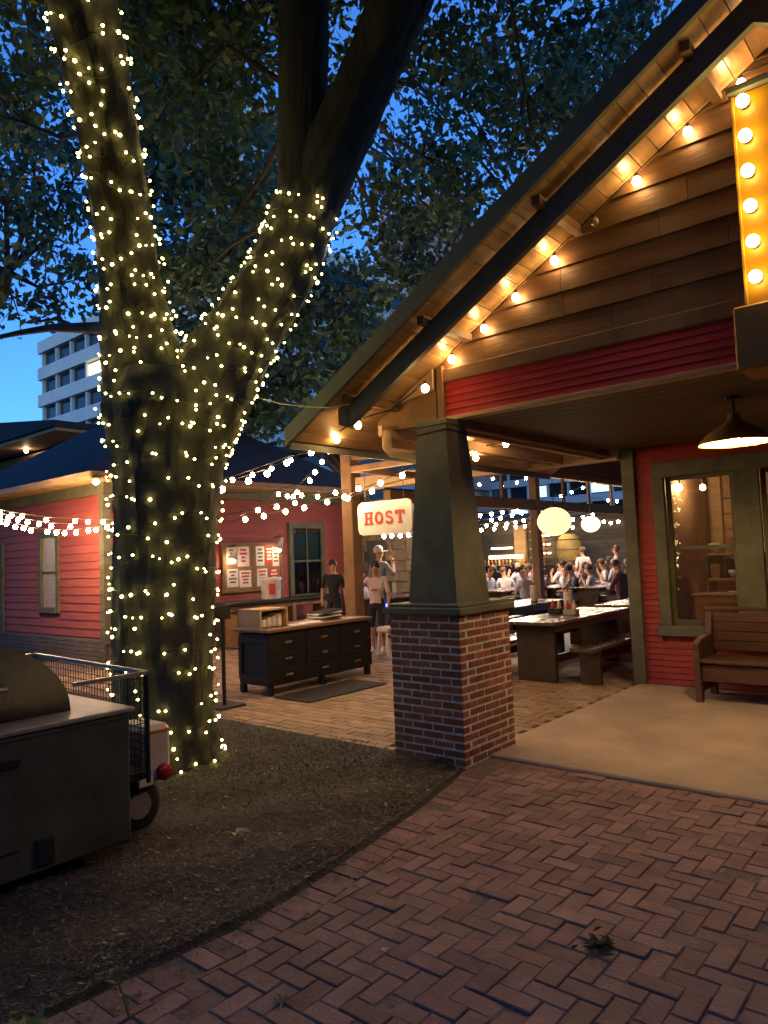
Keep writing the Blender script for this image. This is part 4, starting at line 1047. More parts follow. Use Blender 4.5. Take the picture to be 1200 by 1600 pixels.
o = bpy.data.objects.new('remaining_bulbs', me); C.objects.link(o); o.parent = fairy; o['kind'] = 'stuff'

# ================================================================ trees farther off
def bg_tree(label, base, lobes, leaf, dens, seed, trunk_r, m=None, per=40, sig=.4, fk=.45):
    t = thing('shade_tree', label, 'tree', (base[0], base[1], 0), group='trees beyond the court')
    mb = MB(); mb.smooth = True; r = np.random.default_rng(seed)
    ctr = sum((Vector(c) for c, _ in lobes), Vector())/len(lobes); b = Vector((base[0], base[1], -.05))
    fork = b.lerp(ctr, fk)
    bark_tube(mb, [(b.lerp(fork, i/8)+Vector((.1*math.sin(i), .1*math.cos(i*1.3), 0)), trunk_r*(1-.5*i/8)) for i in range(9)], 14, .05, seed)
    mb.part('trunk', m_bark2, t)
    br = MB()
    for c, rad in lobes:
        c = Vector(c); mid = fork.lerp(c, .5)+Vector(r.normal(size=3)*.25); br.tube([fork, mid, c], [trunk_r*.26, trunk_r*.13, .02], 7)
        for k in range(4):
            d = Vector(r.normal(size=3)).normalized()*rad*.8; br.tube([mid.lerp(c, .7), c+d*.5, c+d], [.018, .012, .006], 5)
    br.part('branches', m_bark2, t)
    crown(t, lobes, m or m_leaf2, leaf, dens, seed, per, sig)
bg_tree('loose-leaved tree standing left of the lit tree', tuple(at(-190, 1000, 15).xy), [(A(40, 120, 15), 2.0), (A(70, 330, 16), 1.5), (A(-60, 380, 15), 1.8), (A(30, 470, 16), 1.0), (A(110, 440, 17), .9), (A(-20, 250, 14), 1.3), (A(130, 250, 17), 1.2)], .21, .36, 21, .28, None, 48, .30, .85)
bg_tree('dense tree rising behind the fork of the lit tree', (-15.5, 20), [(A(290, 420, 15), 1.5), (A(350, 250, 16), 1.8), (A(330, 560, 17), 1.4), (A(420, 430, 16), 1.3), (A(260, 250, 15), 1.4), (A(450, 560, 17), 1.2), (A(520, 480, 16), 1.2), (A(390, 640, 18), 1.0), (A(560, 560, 18), .9), (A(270, 90, 15), 1.6)], .22, .8, 22, .32, None, 48, .34)
bg_tree('tall tree showing above the porch roof slope', (-2.4, 16), [(A(640, 300, 14), 1.3), (A(740, 190, 14), 1.5), (A(700, 380, 15), 1.0), (A(850, 120, 14), 1.4), (A(560, 200, 15), .9), (A(620, 90, 15), .8), (A(900, 170, 14), 1.1), (A(590, 420, 15), .8), (A(960, 10, 14), 1.0)], .20, .5, 23, .3, None, 48, .29)
# bare far branch across the left sky
t = thing('dead_branch', 'bare dark branch reaching across the sky left of the lit tree', 'branch', A(160, 515, 9))
b = MB(); b.tube([at(215, 510, 6.2), at(150, 512, 7.4), at(80, 512, 8.2), at(30, 520, 8.6), at(-40, 535, 9)], [.07, .06, .045, .035, .02], 8)
b.tube([at(120, 512, 7.8), at(90, 498, 8.2), at(40, 505, 8.6)], [.03, .02, .008], 6); b.part('limb', m_bark2, t)

# ================================================================ far buildings
def tower(label, x0, x1, y, dep, z1, m_band, floors, band, z0=0, lit=()):
    """office block facing -Y with parapet bands and window strips"""
    t = thing('office_tower', label, 'building', ((x0+x1)/2, y+dep/2, 0))
    MB().box(x0+.5, x1-.5, y+.6, y+dep, z0, z1-.3).part('core', m_darkglass, t)
    fh = (z1-z0)/floors
    for k in range(floors):
        MB().box(x0, x1, y, y+dep, z0+k*fh+fh*(1-band), z0+(k+1)*fh).part('floor_band', m_band, t)
    n = max(3, int((x1-x0)/3.2))
    for k in range(n+1):
        xx = x0+.6+(x1-x0-1.2)*k/n; MB().box(xx-.15, xx+.15, y+.25, y+.62, z0, z1-.5).part('mullion', m_band, t)
    for (kf, kx, m) in lit:
        xx = x0+.6+(x1-x0-1.2)*kx/n; MB().box(xx+.2, xx+(x1-x0-1.2)/n-.2, y+.50, y+.59, z0+kf*fh+.2, z0+kf*fh+fh*(1-band)-.2).part('lit_window', m, t)
    return t
tower('white office block with stacked parapet bands left of the tree', -79.5, -40, 36, 18, 26.8, m_tower, 9, .45, lit=((7, 3, e_tower),))
p = at(590, 345, 90); tower('pinkish tower glimpsed through leaves above the porch roof', p.x, p.x+9, p.y, 9, p.z, m_pink, 16, .6, lit=((12, 1, e_aqua), (9, 3, e_tower)))
p = at(735, 840, 110); tower('pale glazed office block seen through the pavilion openings', p.x, p.x+45, p.y, 15, 30, m_tower, 10, .35, lit=((2, 2, e_aqua), (2, 3, e_aqua), (3, 3, e_aqua), (3, 6, e_aqua), (1, 4, e_aqua), (3, 8, e_tower)))
p = at(300, 300, 120); tower('tall grey tower half hidden by the crown of the lit tree', p.x, p.x+16, p.y, 14, p.z+8, m_tower, 22, .4, lit=((19, 2, e_tower), (17, 1, e_aqua)))

# unseen blocks added to hide the bright horizon and cut skylight
def horizon_block(label, x0, x1, y0, y1, h):
    t = thing('horizon_blocker', label, 'building', ((x0+x1)/2, (y0+y1)/2, 0)); MB().box(x0, x1, y0, y1, -.05, h).part('wall', m_barwall, t)
    MB().box(x0-.3, x1+.3, y0-.3, y1+.3, h, h+.5).part('parapet', m_brown, t)
    fy = y1 if y1 < 0 else None
    for k in range(int((x1-x0)/4)):
        for r_ in range(int(h/4)):
            xx = x0+1.2+k*4; zz = 1.2+r_*4
            if fy is not None: MB().box(xx, xx+1.6, fy, fy+.06, zz, zz+2.1).part('window', m_darkglass, t)
horizon_block('unseen block behind the viewer added to darken the window reflections', -40, 30, -34, -24, 16)
horizon_block('unseen lower block beside the porch added to hold back skylight', 16, 26, -22, 30, 13)

# dark two-storey house behind the hip-roofed one
t = thing('dark_house', 'dark brown house with a wide eave behind the hipped roof', 'building', (-30, 14, 0))
MB().box(-40, -24.6, 12.5, 22, 0, 6.1).part('wall', m_barwall, t)
MB().box(-40, -24.5, 12.40, 12.48, 4.4, 5.1).part('red_panel', m_red2, t)
for k in range(3): MB().box(-39.9, -24.55, 12.36, 12.44, 5.25+k*.27, 5.5+k*.27).part('board', m_brown, t)
MB().prism([(-41, 6.3), (-23.2, 6.3), (-23.2, 6.5), (-32, 7.6), (-41, 6.5)], 'y', 11.0, 23).part('roof', m_shingle, t)
MB().box(-40.9, -23.3, 11.1, 12.49, 6.18, 6.295).part('soffit', m_wood, t)
piece(bulb_mesh('bulb', .07, e_lamp), 'soffit_lamp', t, (-27.5, 12.0, 6.09))

# bar at the back of the dining yard
t = thing('bar_building', 'long dark bar building at the back of the dining yard', 'building', (-15, 25, 0))
MB().box(-34, -6.5, 25, 30, 0, 2.8).part('wall', m_barwall, t)
for k in range(16): MB().cbox(-20.3, 24.97, .1+k*.175, 27.4, .05, .168, .006).part('board', m_barwall, t)
MB().prism([(24.0, 2.8), (30.5, 2.8), (30.5, 3.0), (27.2, 3.2), (24.0, 2.9)], 'x', -34.5, -6).part('roof', m_shingle, t)
for px_ in (800, 845): 
    p = at(px_, 860, 27.5); MB().cbox(p.x, 24.85, 1.75, .32 if px_ > 820 else .5, .14, 1.7, .01).part('lit_doorway', m_wood, t)
bar = thing('back_bar', 'glowing bar shelves stacked with bottles behind the crowd', 'bar', (-13, 24.4, 0))
cx = at(822, 880, 27.0).x
MB().cbox(cx, 23.8, .55, 4.6, .5, 1.1, .01).part('counter', m_pic, bar)
for k in range(5):
    MB().cbox(cx+.35, 24.6, 1.35+k*.33, .75, .3, .03, .004).part('shelf', m_wood, bar)
    MB().cbox(cx+.35, 24.72, 1.50+k*.33, .7, .02, .05, .004).part('light_bar', e_bar, bar)
MB().cbox(cx-.75, 23.9, 1.42, 1.3, .3, .12, .01).part('light_bar', e_bar, bar); MB().cbox(cx-.9, 23.9, 1.75, .8, .25, .06, .01).part('light_bar', e_bar, bar)
for k in range(26):
    b = MB(); c_ = (cx-2+k*.16, 23.9, 1.1) if k < 16 else (cx+.08+(k-16)%5*.13, 24.55, 1.365+((k-16)//5)*.33)
    b.lathe([(.035, 0), (.035, .15), (.012, .2), (.012, .26)], 8, c_); b.part('bottle', (m_barrel, m_redprint, m_darkgreen)[k % 3], bar)
tk = thing('oval_tank', 'upright yellow oval tank standing by the bar', 'tank', tuple(Vector((at(905, 850, 26).x, 23.6, 0))))
xk = tk.location.x
b = MB(); b.smooth = True; b.lathe([(.18, 1.0), (.36, 1.15), (.44, 1.4), (.43, 1.8), (.34, 2.05), (.2, 2.15)], 26, (xk, 23.6, 0)); b.part('vessel', m_barrel, tk)
for k in range(4):
    a = k*math.pi/2+.4; MB().tube([(xk+.34*math.cos(a), 23.6+.34*math.sin(a), 0), (xk+.3*math.cos(a), 23.6+.3*math.sin(a), 1.2)], .04, 8).part('leg', m_black, tk)
for z in (1.2, 1.6, 1.95): rr = .45 if z == 1.6 else .40; MB().lathe([(rr, -.02), (rr, .02)], 26, (xk, 23.6, z), False, False).part('hoop', m_brown, tk)
piece(bulb_mesh('bulb', .12, e_lamp), 'tank_lamp', tk, (xk-.3, 22.9, 2.5))
# tan stone wall with arch behind the host stand
sw = thing('stone_arch_wall', 'tan stone wall with a green arched niche behind the host sign', 'wall', tuple(Vector((at(590, 900, 17.5).x, at(590, 900, 17.5).y, 0))))
wx, wy = sw.location.x, sw.location.y
MB().box(wx-1.15, wx+1.15, wy+.03, wy+.4, 0, 3.0).part('core', m_mortar, sw)
for row in range(12):
    q = -1.15 + (.0 if row % 2 else -.2)
    while q < 1.15:
        L_ = random.uniform(.32, .5); a, b_ = max(q, -1.15), min(q+L_, 1.15)
        zc = row*.25+.125; ctr_ = (a+b_)/2
        arch = abs(ctr_) < .42 and zc < 1.7+math.sqrt(max(0, .42**2-ctr_**2))
        if b_-a > .06 and not arch: MB().cbox(wx+ctr_, wy+.02, zc, b_-a-.015, .12, .235, .012).part('stone', m_stone, sw)
        q += L_
MB().box(wx-.42, wx+.42, wy+.01, wy+.028, 0, 2.05).part('niche', m_darkgreen, sw)
ring = MB(); ring.smooth = True; ring.tube([(wx+.5*math.cos(a*math.pi/12), wy-.06, 1.7+.5*math.sin(a*math.pi/12)) for a in range(13)], .07, 8); ring.part('arch_moulding', m_stone, sw)

# ================================================================ people
def person(label, loc, rz, shirt, legs, hair, seated=False, h=1.7, raise_arm=0, skin=None, cap=None, bare=False, group='people dining', lean=0.0, detail=False):
    skin = skin or m_skin; k = h/1.7
    t = thing('person', label, 'person', loc, rz, group)
    dz = -.47 if seated else 0
    J = {}; E_ = []; R_ = {}
    def j(n, p, r, par=None, c='shirt'): J[n] = (Vector((p[0], p[1]+lean*max(0, p[2]-.95), p[2]))*k, c); R_[n] = (r*k if not isinstance(r, tuple) else tuple(q*k for q in r)); E_.append((par, n)) if par else None
    zz = .95+dz
    j('pelvis', (0, 0, zz), (.15, .11)); j('waist', (0, .0, zz+.18), (.135, .10), 'pelvis'); j('chest', (0, -.01, zz+.36), (.165, .115), 'waist'); j('collar', (0, -.015, zz+.49), (.10, .075), 'chest')
    j('neck', (0, .0, zz+.55), .052, 'collar', 'skin'); j('jaw', (0, .02, zz+.60), (.062, .07), 'neck', 'skin'); j('face', (0, .022, zz+.67), (.074, .088), 'jaw', 'skin'); j('crown', (0, .005, zz+.745), (.06, .07), 'face', 'skin')
    for s, n in ((-1, 'l'), (1, 'r')):
        up = raise_arm == s
        j('sh'+n, (s*.17, -.01, zz+.455), .065, 'chest')
        if up: el, wr, pm = (s*.33, .02, zz+.24), (s*.22, .16, zz+.46), (s*.18, .16, zz+.53)
        elif seated: el, wr, pm = (s*.24, .08, zz+.20), (s*.14, .33, zz+.20), (s*.11, .40, zz+.20)
        else: el, wr, pm = (s*.235, -.02, zz+.19), (s*.25, .06, zz-.04), (s*.25, .085, zz-.11)
        j('el'+n, el, .046, 'sh'+n, 'shirt'); j('fa'+n, tuple(el[q]*.8+wr[q]*.2 for q in range(3)), .042, 'el'+n, 'skin'); j('wr'+n, wr, .029, 'fa'+n, 'skin'); j('pm'+n, pm, (.036, .022), 'wr'+n, 'skin')
        d = (Vector(pm)-Vector(wr)).normalized(); sd = d.cross(Vector((0, 1, 0) if abs(d.y) < .8 else (0, 0, 1))).normalized()
        cu = d.cross(sd)
        for f_ in range(4):
            b = Vector(pm)+sd*(-.027+.018*f_); ln = (.062, .072, .068, .052)[f_]
            j('f%d%s' % (f_, n), tuple(b+d*ln*.55), .0095, 'pm'+n, 'skin'); j('g%d%s' % (f_, n), tuple(b+d*ln*.95+cu*.018), .008, 'f%d%s' % (f_, n), 'skin')
        b = Vector(wr).lerp(Vector(pm), .45); j('th'+n, tuple(b-sd*.045+d*.02), .0105, 'pm'+n, 'skin'); j('tt'+n, tuple(b-sd*.055+d*.055), .009, 'th'+n, 'skin')
        lc = 'legs'; lo = 'skin' if bare else 'legs'
        j('hip'+n, (s*.09, 0, zz-.05), .095, 'pelvis', lc)
        if seated: kn, an, to = (s*.12, .42, zz+.0), (s*.12, .40, .08/k), (s*.13, .54, .045)
        else: kn, an, to = (s*.10, .03, .50), (s*.10, -.01, .09), (s*.12, .13, .04)
        j('th_'+n, tuple(Vector((s*.09, 0, zz-.05)).lerp(Vector(kn), .5)), .085, 'hip'+n, lc); j('kn'+n, kn, .06, 'th_'+n, lc); j('ca'+n, tuple(Vector(kn).lerp(Vector(an), .35)), .058, 'kn'+n, lo); j('an'+n, an, .038, 'ca'+n, lo)
        j('he'+n, (an[0], an[1]-.03, .045), .04, 'an'+n, 'shoe'); j('to'+n, to, .036, 'an'+n, 'shoe')
    names = list(J); idx = {n: i for i, n in enumerate(names)}
    me = bpy.data.meshes.new('body'); me.from_pydata([J[n][0] for n in names], [(idx[a], idx[b]) for a, b in E_], [])
    ob = bpy.data.objects.new('tmp_body', me); C.objects.link(ob)
    sk = ob.modifiers.new('s', 'SKIN'); sk.use_smooth_shade = True; su = ob.modifiers.new('u', 'SUBSURF'); su.levels = 1; su.render_levels = 1
    for i, n in enumerate(names):
        r_ = R_[n]; v = me.skin_vertices[0].data[i]; v.radius = r_ if isinstance(r_, tuple) else (r_, r_); v.use_root = (n == 'pelvis')
    dg = bpy.context.evaluated_depsgraph_get(); out = bpy.data.meshes.new_from_object(ob.evaluated_get(dg)); bpy.data.objects.remove(ob)
    out.name = 'body'; out.materials.clear()
    cls = {'shirt': 0, 'legs': 1, 'skin': 2, 'shoe': 3}
    for m in (shirt, legs, skin, m_white if bare else m_black): out.materials.append(m)
    segs = [(J[a][0], J[b][0], cls[J[b][1]]) for a, b in E_]
    A0 = np.array([s[0] for s in segs]); A1 = np.array([s[1] for s in segs]); cl = np.array([s[2] for s in segs]); dd = A1-A0; l2 = (dd*dd).sum(1)+1e-9
    mi = []
    for p in out.polygons:
        c = np.array(p.center); tt = np.clip(((c-A0)*dd).sum(1)/l2, 0, 1); q = A0+dd*tt[:, None]; mi.append(int(cl[((q-c)**2).sum(1).argmin()]))
    out.polygons.foreach_set('material_index', mi); out.polygons.foreach_set('use_smooth', [True]*len(mi)); out.update()
    o = bpy.data.objects.new('body', out); C.objects.link(o); o.parent = t
    hc = Vector((0, .0+lean*.6, zz+.70))*k; hr = MB(); hr.smooth = True
    prof = [(.02, .115), (.055, .10), (.085, .06), (.094, .015), (.092, -.03)]
    hr.lathe([(a*k*1.02, b*k) for a, b in reversed(prof)], 16, (hc.x, hc.y-.012, hc.z), True, True); hr.part('hair' if cap is None else 'cap', cap or hair, t, True)
    if cap: MB().cbox(hc.x, hc.y+.12*k, hc.z+.0, .15*k, .11*k, .012, .004).part('cap_peak', cap, t, True)
    fc = Vector((0, .022+lean*.6, zz+.67))*k; ft = MB()
    for s in (-1, 1): ft.cbox(fc.x+s*.03*k, fc.y+.087*k, fc.z+.012*k, .018*k, .012*k, .010*k, .002)
    ft.part('eyes', m_hair, t, True)
    ns = MB(); ns.prism([(fc.y+.075*k, fc.z-.03*k), (fc.y+.115*k, fc.z-.022*k), (fc.y+.085*k, fc.z+.015*k)], 'x', fc.x-.011*k, fc.x+.011*k); ns.part('nose', skin, t, True)
    MB().cbox(fc.x, fc.y+.078*k, fc.z-.048*k, .042*k, .014*k, .010*k, .002).part('mouth', m_redprint, t, True)
    ea = MB()
    for s in (-1, 1): ea.cbox(fc.x+s*.08*k, fc.y-.005, fc.z+.0, .02*k, .035*k, .055*k, .005)
    ea.part('ears', skin, t, True)
    return t
def cloth(n, c): return mat('cloth_'+n, c, .85, .12, 6, .1)
c_white, c_pink, c_blue, c_grey, c_maroon, c_black, c_lav, c_navy = cloth('white', (.66, .63, .66)), cloth('pale_pink', (.62, .50, .48)), cloth('light_blue', (.38, .45, .62)), cloth('grey', (.20, .21, .21)), cloth('maroon', (.16, .07, .08)), cloth('black', (.02, .02, .022)), cloth('lavender', (.50, .48, .62)), cloth('navy', (.07, .09, .16))
def face_to(p, q): return math.atan2(q[1]-p[1], q[0]-p[0])-math.pi/2
# host-side people
pp = (-8.06, 9.28)
P1 = person('person in white shirt and dark shorts with one hand raised, walking past', (pp[0], pp[1], -.012), face_to(pp, (0, 0))-.25, c_pink, c_black, m_hair, h=1.5, raise_arm=1, bare=True, group='people near the host stand')
sp = MB(); sp.box(-.05, .05, .112, .119, 1.19*1.5/1.7, 1.23*1.5/1.7); sp.part('shirt_print', m_redprint, P1, True)
pp = at(597, 1000, 14.2); person('person in grey shirt and pale cap behind the host sign', (pp.x, pp.y, -.012), face_to(pp, (0, 0))+2.4, c_grey, c_navy, m_hairb, h=1.78, cap=m_cream, raise_arm=1, group='people near the host stand')
pp = at(524, 1000, 14.0); person('person in black patterned shirt half hidden by the pavilion post', (pp.x, pp.y, -.012), face_to(pp, (0, 0)), c_black, c_black, m_hair, h=1.55, group='people near the host stand')
pp = at(604, 990, 12.0); t = thing('pale_stool', 'small pale stool on the bricks behind the walking person', 'stool', (pp.x, pp.y, -.012))
MB().cbox(pp.x, pp.y, .40, .26, .26, .10, .03).part('seat', m_cream, t)
for dx in (-.09, .09):
    for dy in (-.09, .09): MB().tube([(pp.x+dx, pp.y+dy, .36), (pp.x+dx*1.25, pp.y+dy*1.25, -.01)], .016, 8).part('leg', m_white, t)
# crowd
far_tables = []
for i, (px_, D, lab) in enumerate(((800, 17.0, 'left of the pavilion post'), (880, 17.6, 'under the large yellow lantern'), (945, 17.0, 'closest to the red corner'), (620, 16.0, 'in the gap under the host sign'))):
    p = at(px_, 950, D); dining_table((p.x, p.y, -.012), .0, lab, lab, 2.2); far_tables.append(p)
crowd = [(0, -1, -.7, c_lav, m_hair, 'white-clad diner at the left end of the crowd'), (0, -1, .1, c_blue, m_hairb, 'diner in light blue at the left crowded table'), (0, 1, -.5, c_white, m_hair, 'diner in white across from the one in light blue'), (0, 1, .35, c_lav, m_hairb, 'diner in lavender beside the pavilion post'),
    (1, -1, -.6, c_white, m_hairb, 'white-shirted diner below the large yellow lantern'), (1, -1, .2, c_maroon, m_hair, 'diner in maroon below the large yellow lantern'), (1, 1, -.7, c_navy, m_hair, 'diner in dark blue with back turned under the lantern'), (1, 1, .2, c_white, m_hairb, 'pale-shirted diner leaning over the lantern table'),
    (2, -1, -.7, c_white, m_hair, 'broad white-shirted diner near the red corner'), (2, -1, .15, c_lav, m_hair, 'diner in pale lavender near the red corner'), (2, 1, -.6, c_maroon, m_hairb, 'maroon-shirted diner closest to the red corner'), (2, 1, .3, c_white, m_hairb, 'white-shirted diner farthest back near the red corner'),
    (3, -1, -.5, c_lav, m_hair, 'diner in lavender seated under the host sign'), (3, 1, .2, c_navy, m_hair, 'diner in navy seated beside the green column')]
for ti, s, dy, sh_, hr_, lab in crowd:
    p = far_tables[ti]; h = random.uniform(1.66, 1.82)
    person(lab, (p.x+s*.66, p.y+dy, -.02), (math.pi/2 if s > 0 else -math.pi/2)+random.uniform(-.6, .6), sh_, c_navy if random.random() < .5 else c_grey, hr_, True, h, lean=random.uniform(-.05, .35), raise_arm=random.choice((0, 0, 1, -1)))
for px_, D, c_, lab in ((915, 20.5, c_white, 'standing person in white behind the lantern table'), (968, 19.5, c_pink, 'standing person in pinkish top beside the red corner')):
    p = at(px_, 950, D); person(lab, (p.x, p.y, -.012), random.uniform(-2, 2), c_, c_navy, m_hairb, h=1.62)
back = []
for px_, D, lab in ((775, 19.6, 'at the rear left of the yard'), (862, 20.2, 'at the rear behind the post'), (925, 20.2, 'at the rear below the white lantern')):
    p = at(px_, 940, D); dining_table((p.x, p.y, -.012), .0, lab, lab, 2.2); back.append(p)
names_ = ('left', 'post-side', 'white-lantern')
cl_ = [c_white, c_lav, c_white, c_blue]
for ti, p in enumerate(back):
    for k, (s, dy) in enumerate(((-1, -.6), (-1, .2), (1, -.6), (1, .2))):
        side = 'far' if s < 0 else 'near'; end = 'front' if dy < 0 else 'back'
        person('diner in %s on the %s bench, %s end, of the rear %s table' % (('white', 'lavender', 'white', 'light blue')[k], side, end, names_[ti]), (p.x+s*.66, p.y+dy, -.02), (math.pi/2 if s > 0 else -math.pi/2)+random.uniform(-.6, .6), cl_[k], c_navy, m_hair if (ti+k) % 2 else m_hairb, True, random.uniform(1.6, 1.85), lean=random.uniform(-.05, .35), raise_arm=random.choice((0, 0, 1, -1)))

# ================================================================ festoon lights across the yard
post = Vector((-6.96, 7.62, 3.05))
festoon('eave bulbs hanging in a short row by the bargeboard end', [A(664, 597, 5.75), A(612, 640, 5.9), A(559, 655, 6.2), A(526, 678, 6.5)], bm_warm, [at(664, 597, 5.75), at(559, 655, 6.2), at(526, 678, 6.5)], drop=.03)
festoon('upper string of bulbs sloping from the eave down to the lit tree', [A(526, 683, 8.2), A(495, 697, 8.1), A(452, 716, 7.9), A(415, 733, 7.7), A(375, 746, 7.4), A(330, 760, 7.1)], None, [at(x, y, D) for x, y, D in ((515, 695, 8.2), (486, 700, 8.1), (448, 716, 7.9), (417, 733, 7.7), (388, 744, 7.5), (346, 757, 7.2))], drop=.03)
festoon('second string of bulbs just behind the upper one to the tree', [A(526, 700, 10.2), A(455, 712, 10), A(393, 734, 9.6), A(340, 752, 9.2)], None, [at(x, y, D) for x, y, D in ((454, 713, 10), (424, 726, 9.8), (394, 736, 9.6), (363, 744, 9.4))], drop=.03)
festoon('steep string of bulbs descending in front of the dark hip roof', [A(530, 695, 10), A(500, 723, 9.8), A(470, 755, 9.6), A(430, 766, 9.4), A(405, 790, 9.2), A(375, 806, 9.0)], None, [at(x, y, D) for x, y, D in ((514, 700, 10), (503, 716, 9.9), (492, 732, 9.8), (484, 745, 9.7))], drop=.03)
festoon('lower string of bulbs crossing the red wall above the window', [A(545, 775, 9), A(510, 779, 9), A(474, 790, 9), A(445, 796, 9), A(412, 805, 8.8), A(382, 810, 8.6), A(345, 816, 8.4)], None, [at(x, y, 9) for x, y in ((511, 778), (475, 787), (446, 793), (412, 800), (383, 805))], drop=.03)
festoon('middle string of bulbs crossing the red wall toward the post', [A(545, 765, 9.5), A(523, 768, 9.5), A(462, 778, 9.6), A(432, 787, 9.6), A(403, 793, 9.6), A(350, 805, 9.6)], None, [at(x, y, 9.6) for x, y in ((524, 764), (461, 780), (432, 786), (403, 791))], drop=.03)
festoon('faint upper string of bulbs along the red house eave', [A(545, 770, 11.0), A(495, 770, 11.0), A(440, 768, 11.0), A(350, 770, 11.0)], None, [at(x, y, 11) for x, y in ((496, 771), (471, 769), (464, 764), (449, 770), (435, 767), (458, 771))], drop=.03)
festoon('string of bulbs from the post along the lit cross beam', [A(545, 772, 8.8), A(580, 758, 8.6), A(628, 738, 8.3), A(680, 715, 8.0), A(745, 700, 7.7), A(800, 688, 7.4)], None, [at(x, y, D) for x, y, D in ((543, 772, 8.8), (560, 757, 8.7), (594, 748, 8.5), (628, 736, 8.3), (740, 697, 7.8), (743, 708, 7.8), (790, 686, 7.4))], drop=.03)
festoon('pair of bulbs hanging low beside the post on the cross beam', [A(540, 780, 8.9), A(581, 762, 8.8), A(650, 745, 8.6)], None, [at(581, 761, 8.8), at(538, 770, 8.9)], drop=.03)
LS = [[(0, 800), (18, 804), (34, 806), (72, 812), (117, 814), (137, 815), (161, 815), (190, 816)], [(0, 806), (13, 808), (28, 811), (43, 815), (61, 818), (80, 821), (110, 822), (167, 823), (190, 822)], [(0, 814), (10, 817), (24, 822), (37, 824), (48, 828), (74, 830), (88, 831), (101, 832), (119, 831), (138, 828), (150, 827), (178, 827), (200, 826)]]
for i, (row, lab) in enumerate(zip(LS, ('topmost string of bulbs stretched before the left red wall', 'middle string of bulbs stretched before the left red wall', 'lowest string of bulbs stretched before the left red wall'))):
    D = 11.7-.25*i; q = [at(x, y-4, D) for x, y in row]; festoon(lab, [at(-60, row[0][1]-14, D)]+q+[at(215, 820, D)], bm_wall, q[:-1], drop=.03, group='bulb strings before the left red wall')
t = thing('wall_lamp', 'small lit lamp under the eave corner of the red house', 'lamp', A(150, 750, 11.9))
p = at(150, 752, 11.9); MB().lathe([(.05, .02), (.09, .05), (.03, .1), (.02, .16)], 14, p).part('shade', m_brown, t); piece(bulb_mesh('bulb', .05, e_lamp), 'bulb', t, p+Vector((0, 0, -.01)))
# far strings in the dining yard
rows = [[(750, 805), (768, 803), (785, 800), (808, 797), (835, 792)], [(745, 816), (768, 812), (782, 809), (800, 805), (815, 801), (832, 798)], [(745, 822), (760, 821), (775, 819), (792, 818), (805, 816), (818, 813), (832, 810)], [(752, 828), (772, 826), (790, 824), (806, 823), (820, 822), (834, 820)],
    [(895, 811), (911, 808), (926, 804)], [(895, 824), (943, 815), (954, 817), (966, 815)], [(893, 769), (911, 762), (929, 755)], [(770, 748), (749, 757), (785, 760), (808, 754), (822, 747)], [(876, 775), (950, 782), (964, 783)], [(600, 837), (612, 836), (625, 836), (638, 835)]]
nm = ['highest', 'second', 'third', 'lowest']
labs = ['%s of the far bulb strings left of the pavilion post' % n for n in nm]+['short far bulb string above the white globe lantern', 'far bulb string beside the white globe lantern', 'three far bulbs before the upper right pane', 'five far bulbs before the upper left pane', 'two far bulbs below the upper right panes', 'tight row of bulbs just under the host sign']
for i, (row, lab) in enumerate(zip(rows, labs)):
    D = 17+.7*i if i < 9 else 14.5
    row = sorted(row); q = [at(x, y-2, D) for x, y in row]
    festoon(lab, [at(row[0][0]-12, row[0][1]-1, D)]+q+[at(row[-1][0]+12, row[-1][1]-3, D)], bm_small, q, drop=.02, group='bulb strings over the dining yard')
t = thing('blue_lamp', 'tiny blue lamp on a table behind the walking person', 'lamp', A(605, 946, 14)); p = at(605, 946, 14); MB().lathe([(.05, -.10), (.05, -.08), (.015, -.07), (.015, -.02)], 10, p).part('stand', m_black, t); piece(bulb_mesh('bulb', .035, e_blue, 1), 'bulb', t, p)
t = thing('overhead_cable', 'thin sagging cable between the lit tree and the porch eave', 'cable', A(405, 622, 6.0))
MB().tube([at(405, 622, 6.0), at(440, 631, 5.9), at(480, 636, 5.7), at(515, 637, 5.5), at(545, 632, 5.45)], .004, 5).part('line', m_steel, t)

# ================================================================ smoker trailer in the near left corner
K_ = .92
tr = thing('smoker_trailer', 'olive steel smoker trailer with mesh basket and red tail lamp', 'trailer', (-4.2, 1.6, 0))
sx = -3.77
MB().cbox(sx-.45, 1.0, .44, .90, 2.40, .70, .012).part('firebox', m_smoker, tr)
MB().cbox(sx-.45, 1.0, .806, .94, 2.44, .028, .006).part('top_plate', m_steel, tr)
dm = MB(); dm.smooth = True
dprof = [(1.35+.62*math.cos(a), .82+.43*math.sin(a)) for a in [i*math.pi/20 for i in range(21)]]
dm.prism(dprof, 'x', sx-.86, sx-.22); dm.smooth = False; dm.part('smoker_lid', m_smoker, tr)
MB().tube([(sx-.19, 1.0, 1.0), (sx-.14, 1.0, 1.0), (sx-.14, 1.6, 1.0), (sx-.19, 1.6, 1.0)], .014, 8).part('lid_handle', m_steel, tr)
MB().cbox(sx+.006, 1.72, .19, .02, .09, .13, .004).part('vent_slot', m_black, tr); MB().cbox(sx+.004, 1.2, .45, .012, .8, .44, .006).part('fire_door', m_smoker, tr)
bz, by = .985, 2.34
rl = MB()
for a, b in (((sx-.05, 2.2-.3, bz), (sx-.05, by, bz)), ((sx-.05, by, bz), (sx-1.7, by+.1, bz)), ((sx-1.7, by+.1, bz), (sx-1.7, 1.5, bz))):
    rl.tube([a, b], .016, 4)
rl.part('basket_rail', m_steel, tr)
for y_ in (.85, 1.55): MB().cbox(sx+.014, y_, .66, .018, .10, .035, .003).part('hinge', m_black, tr)
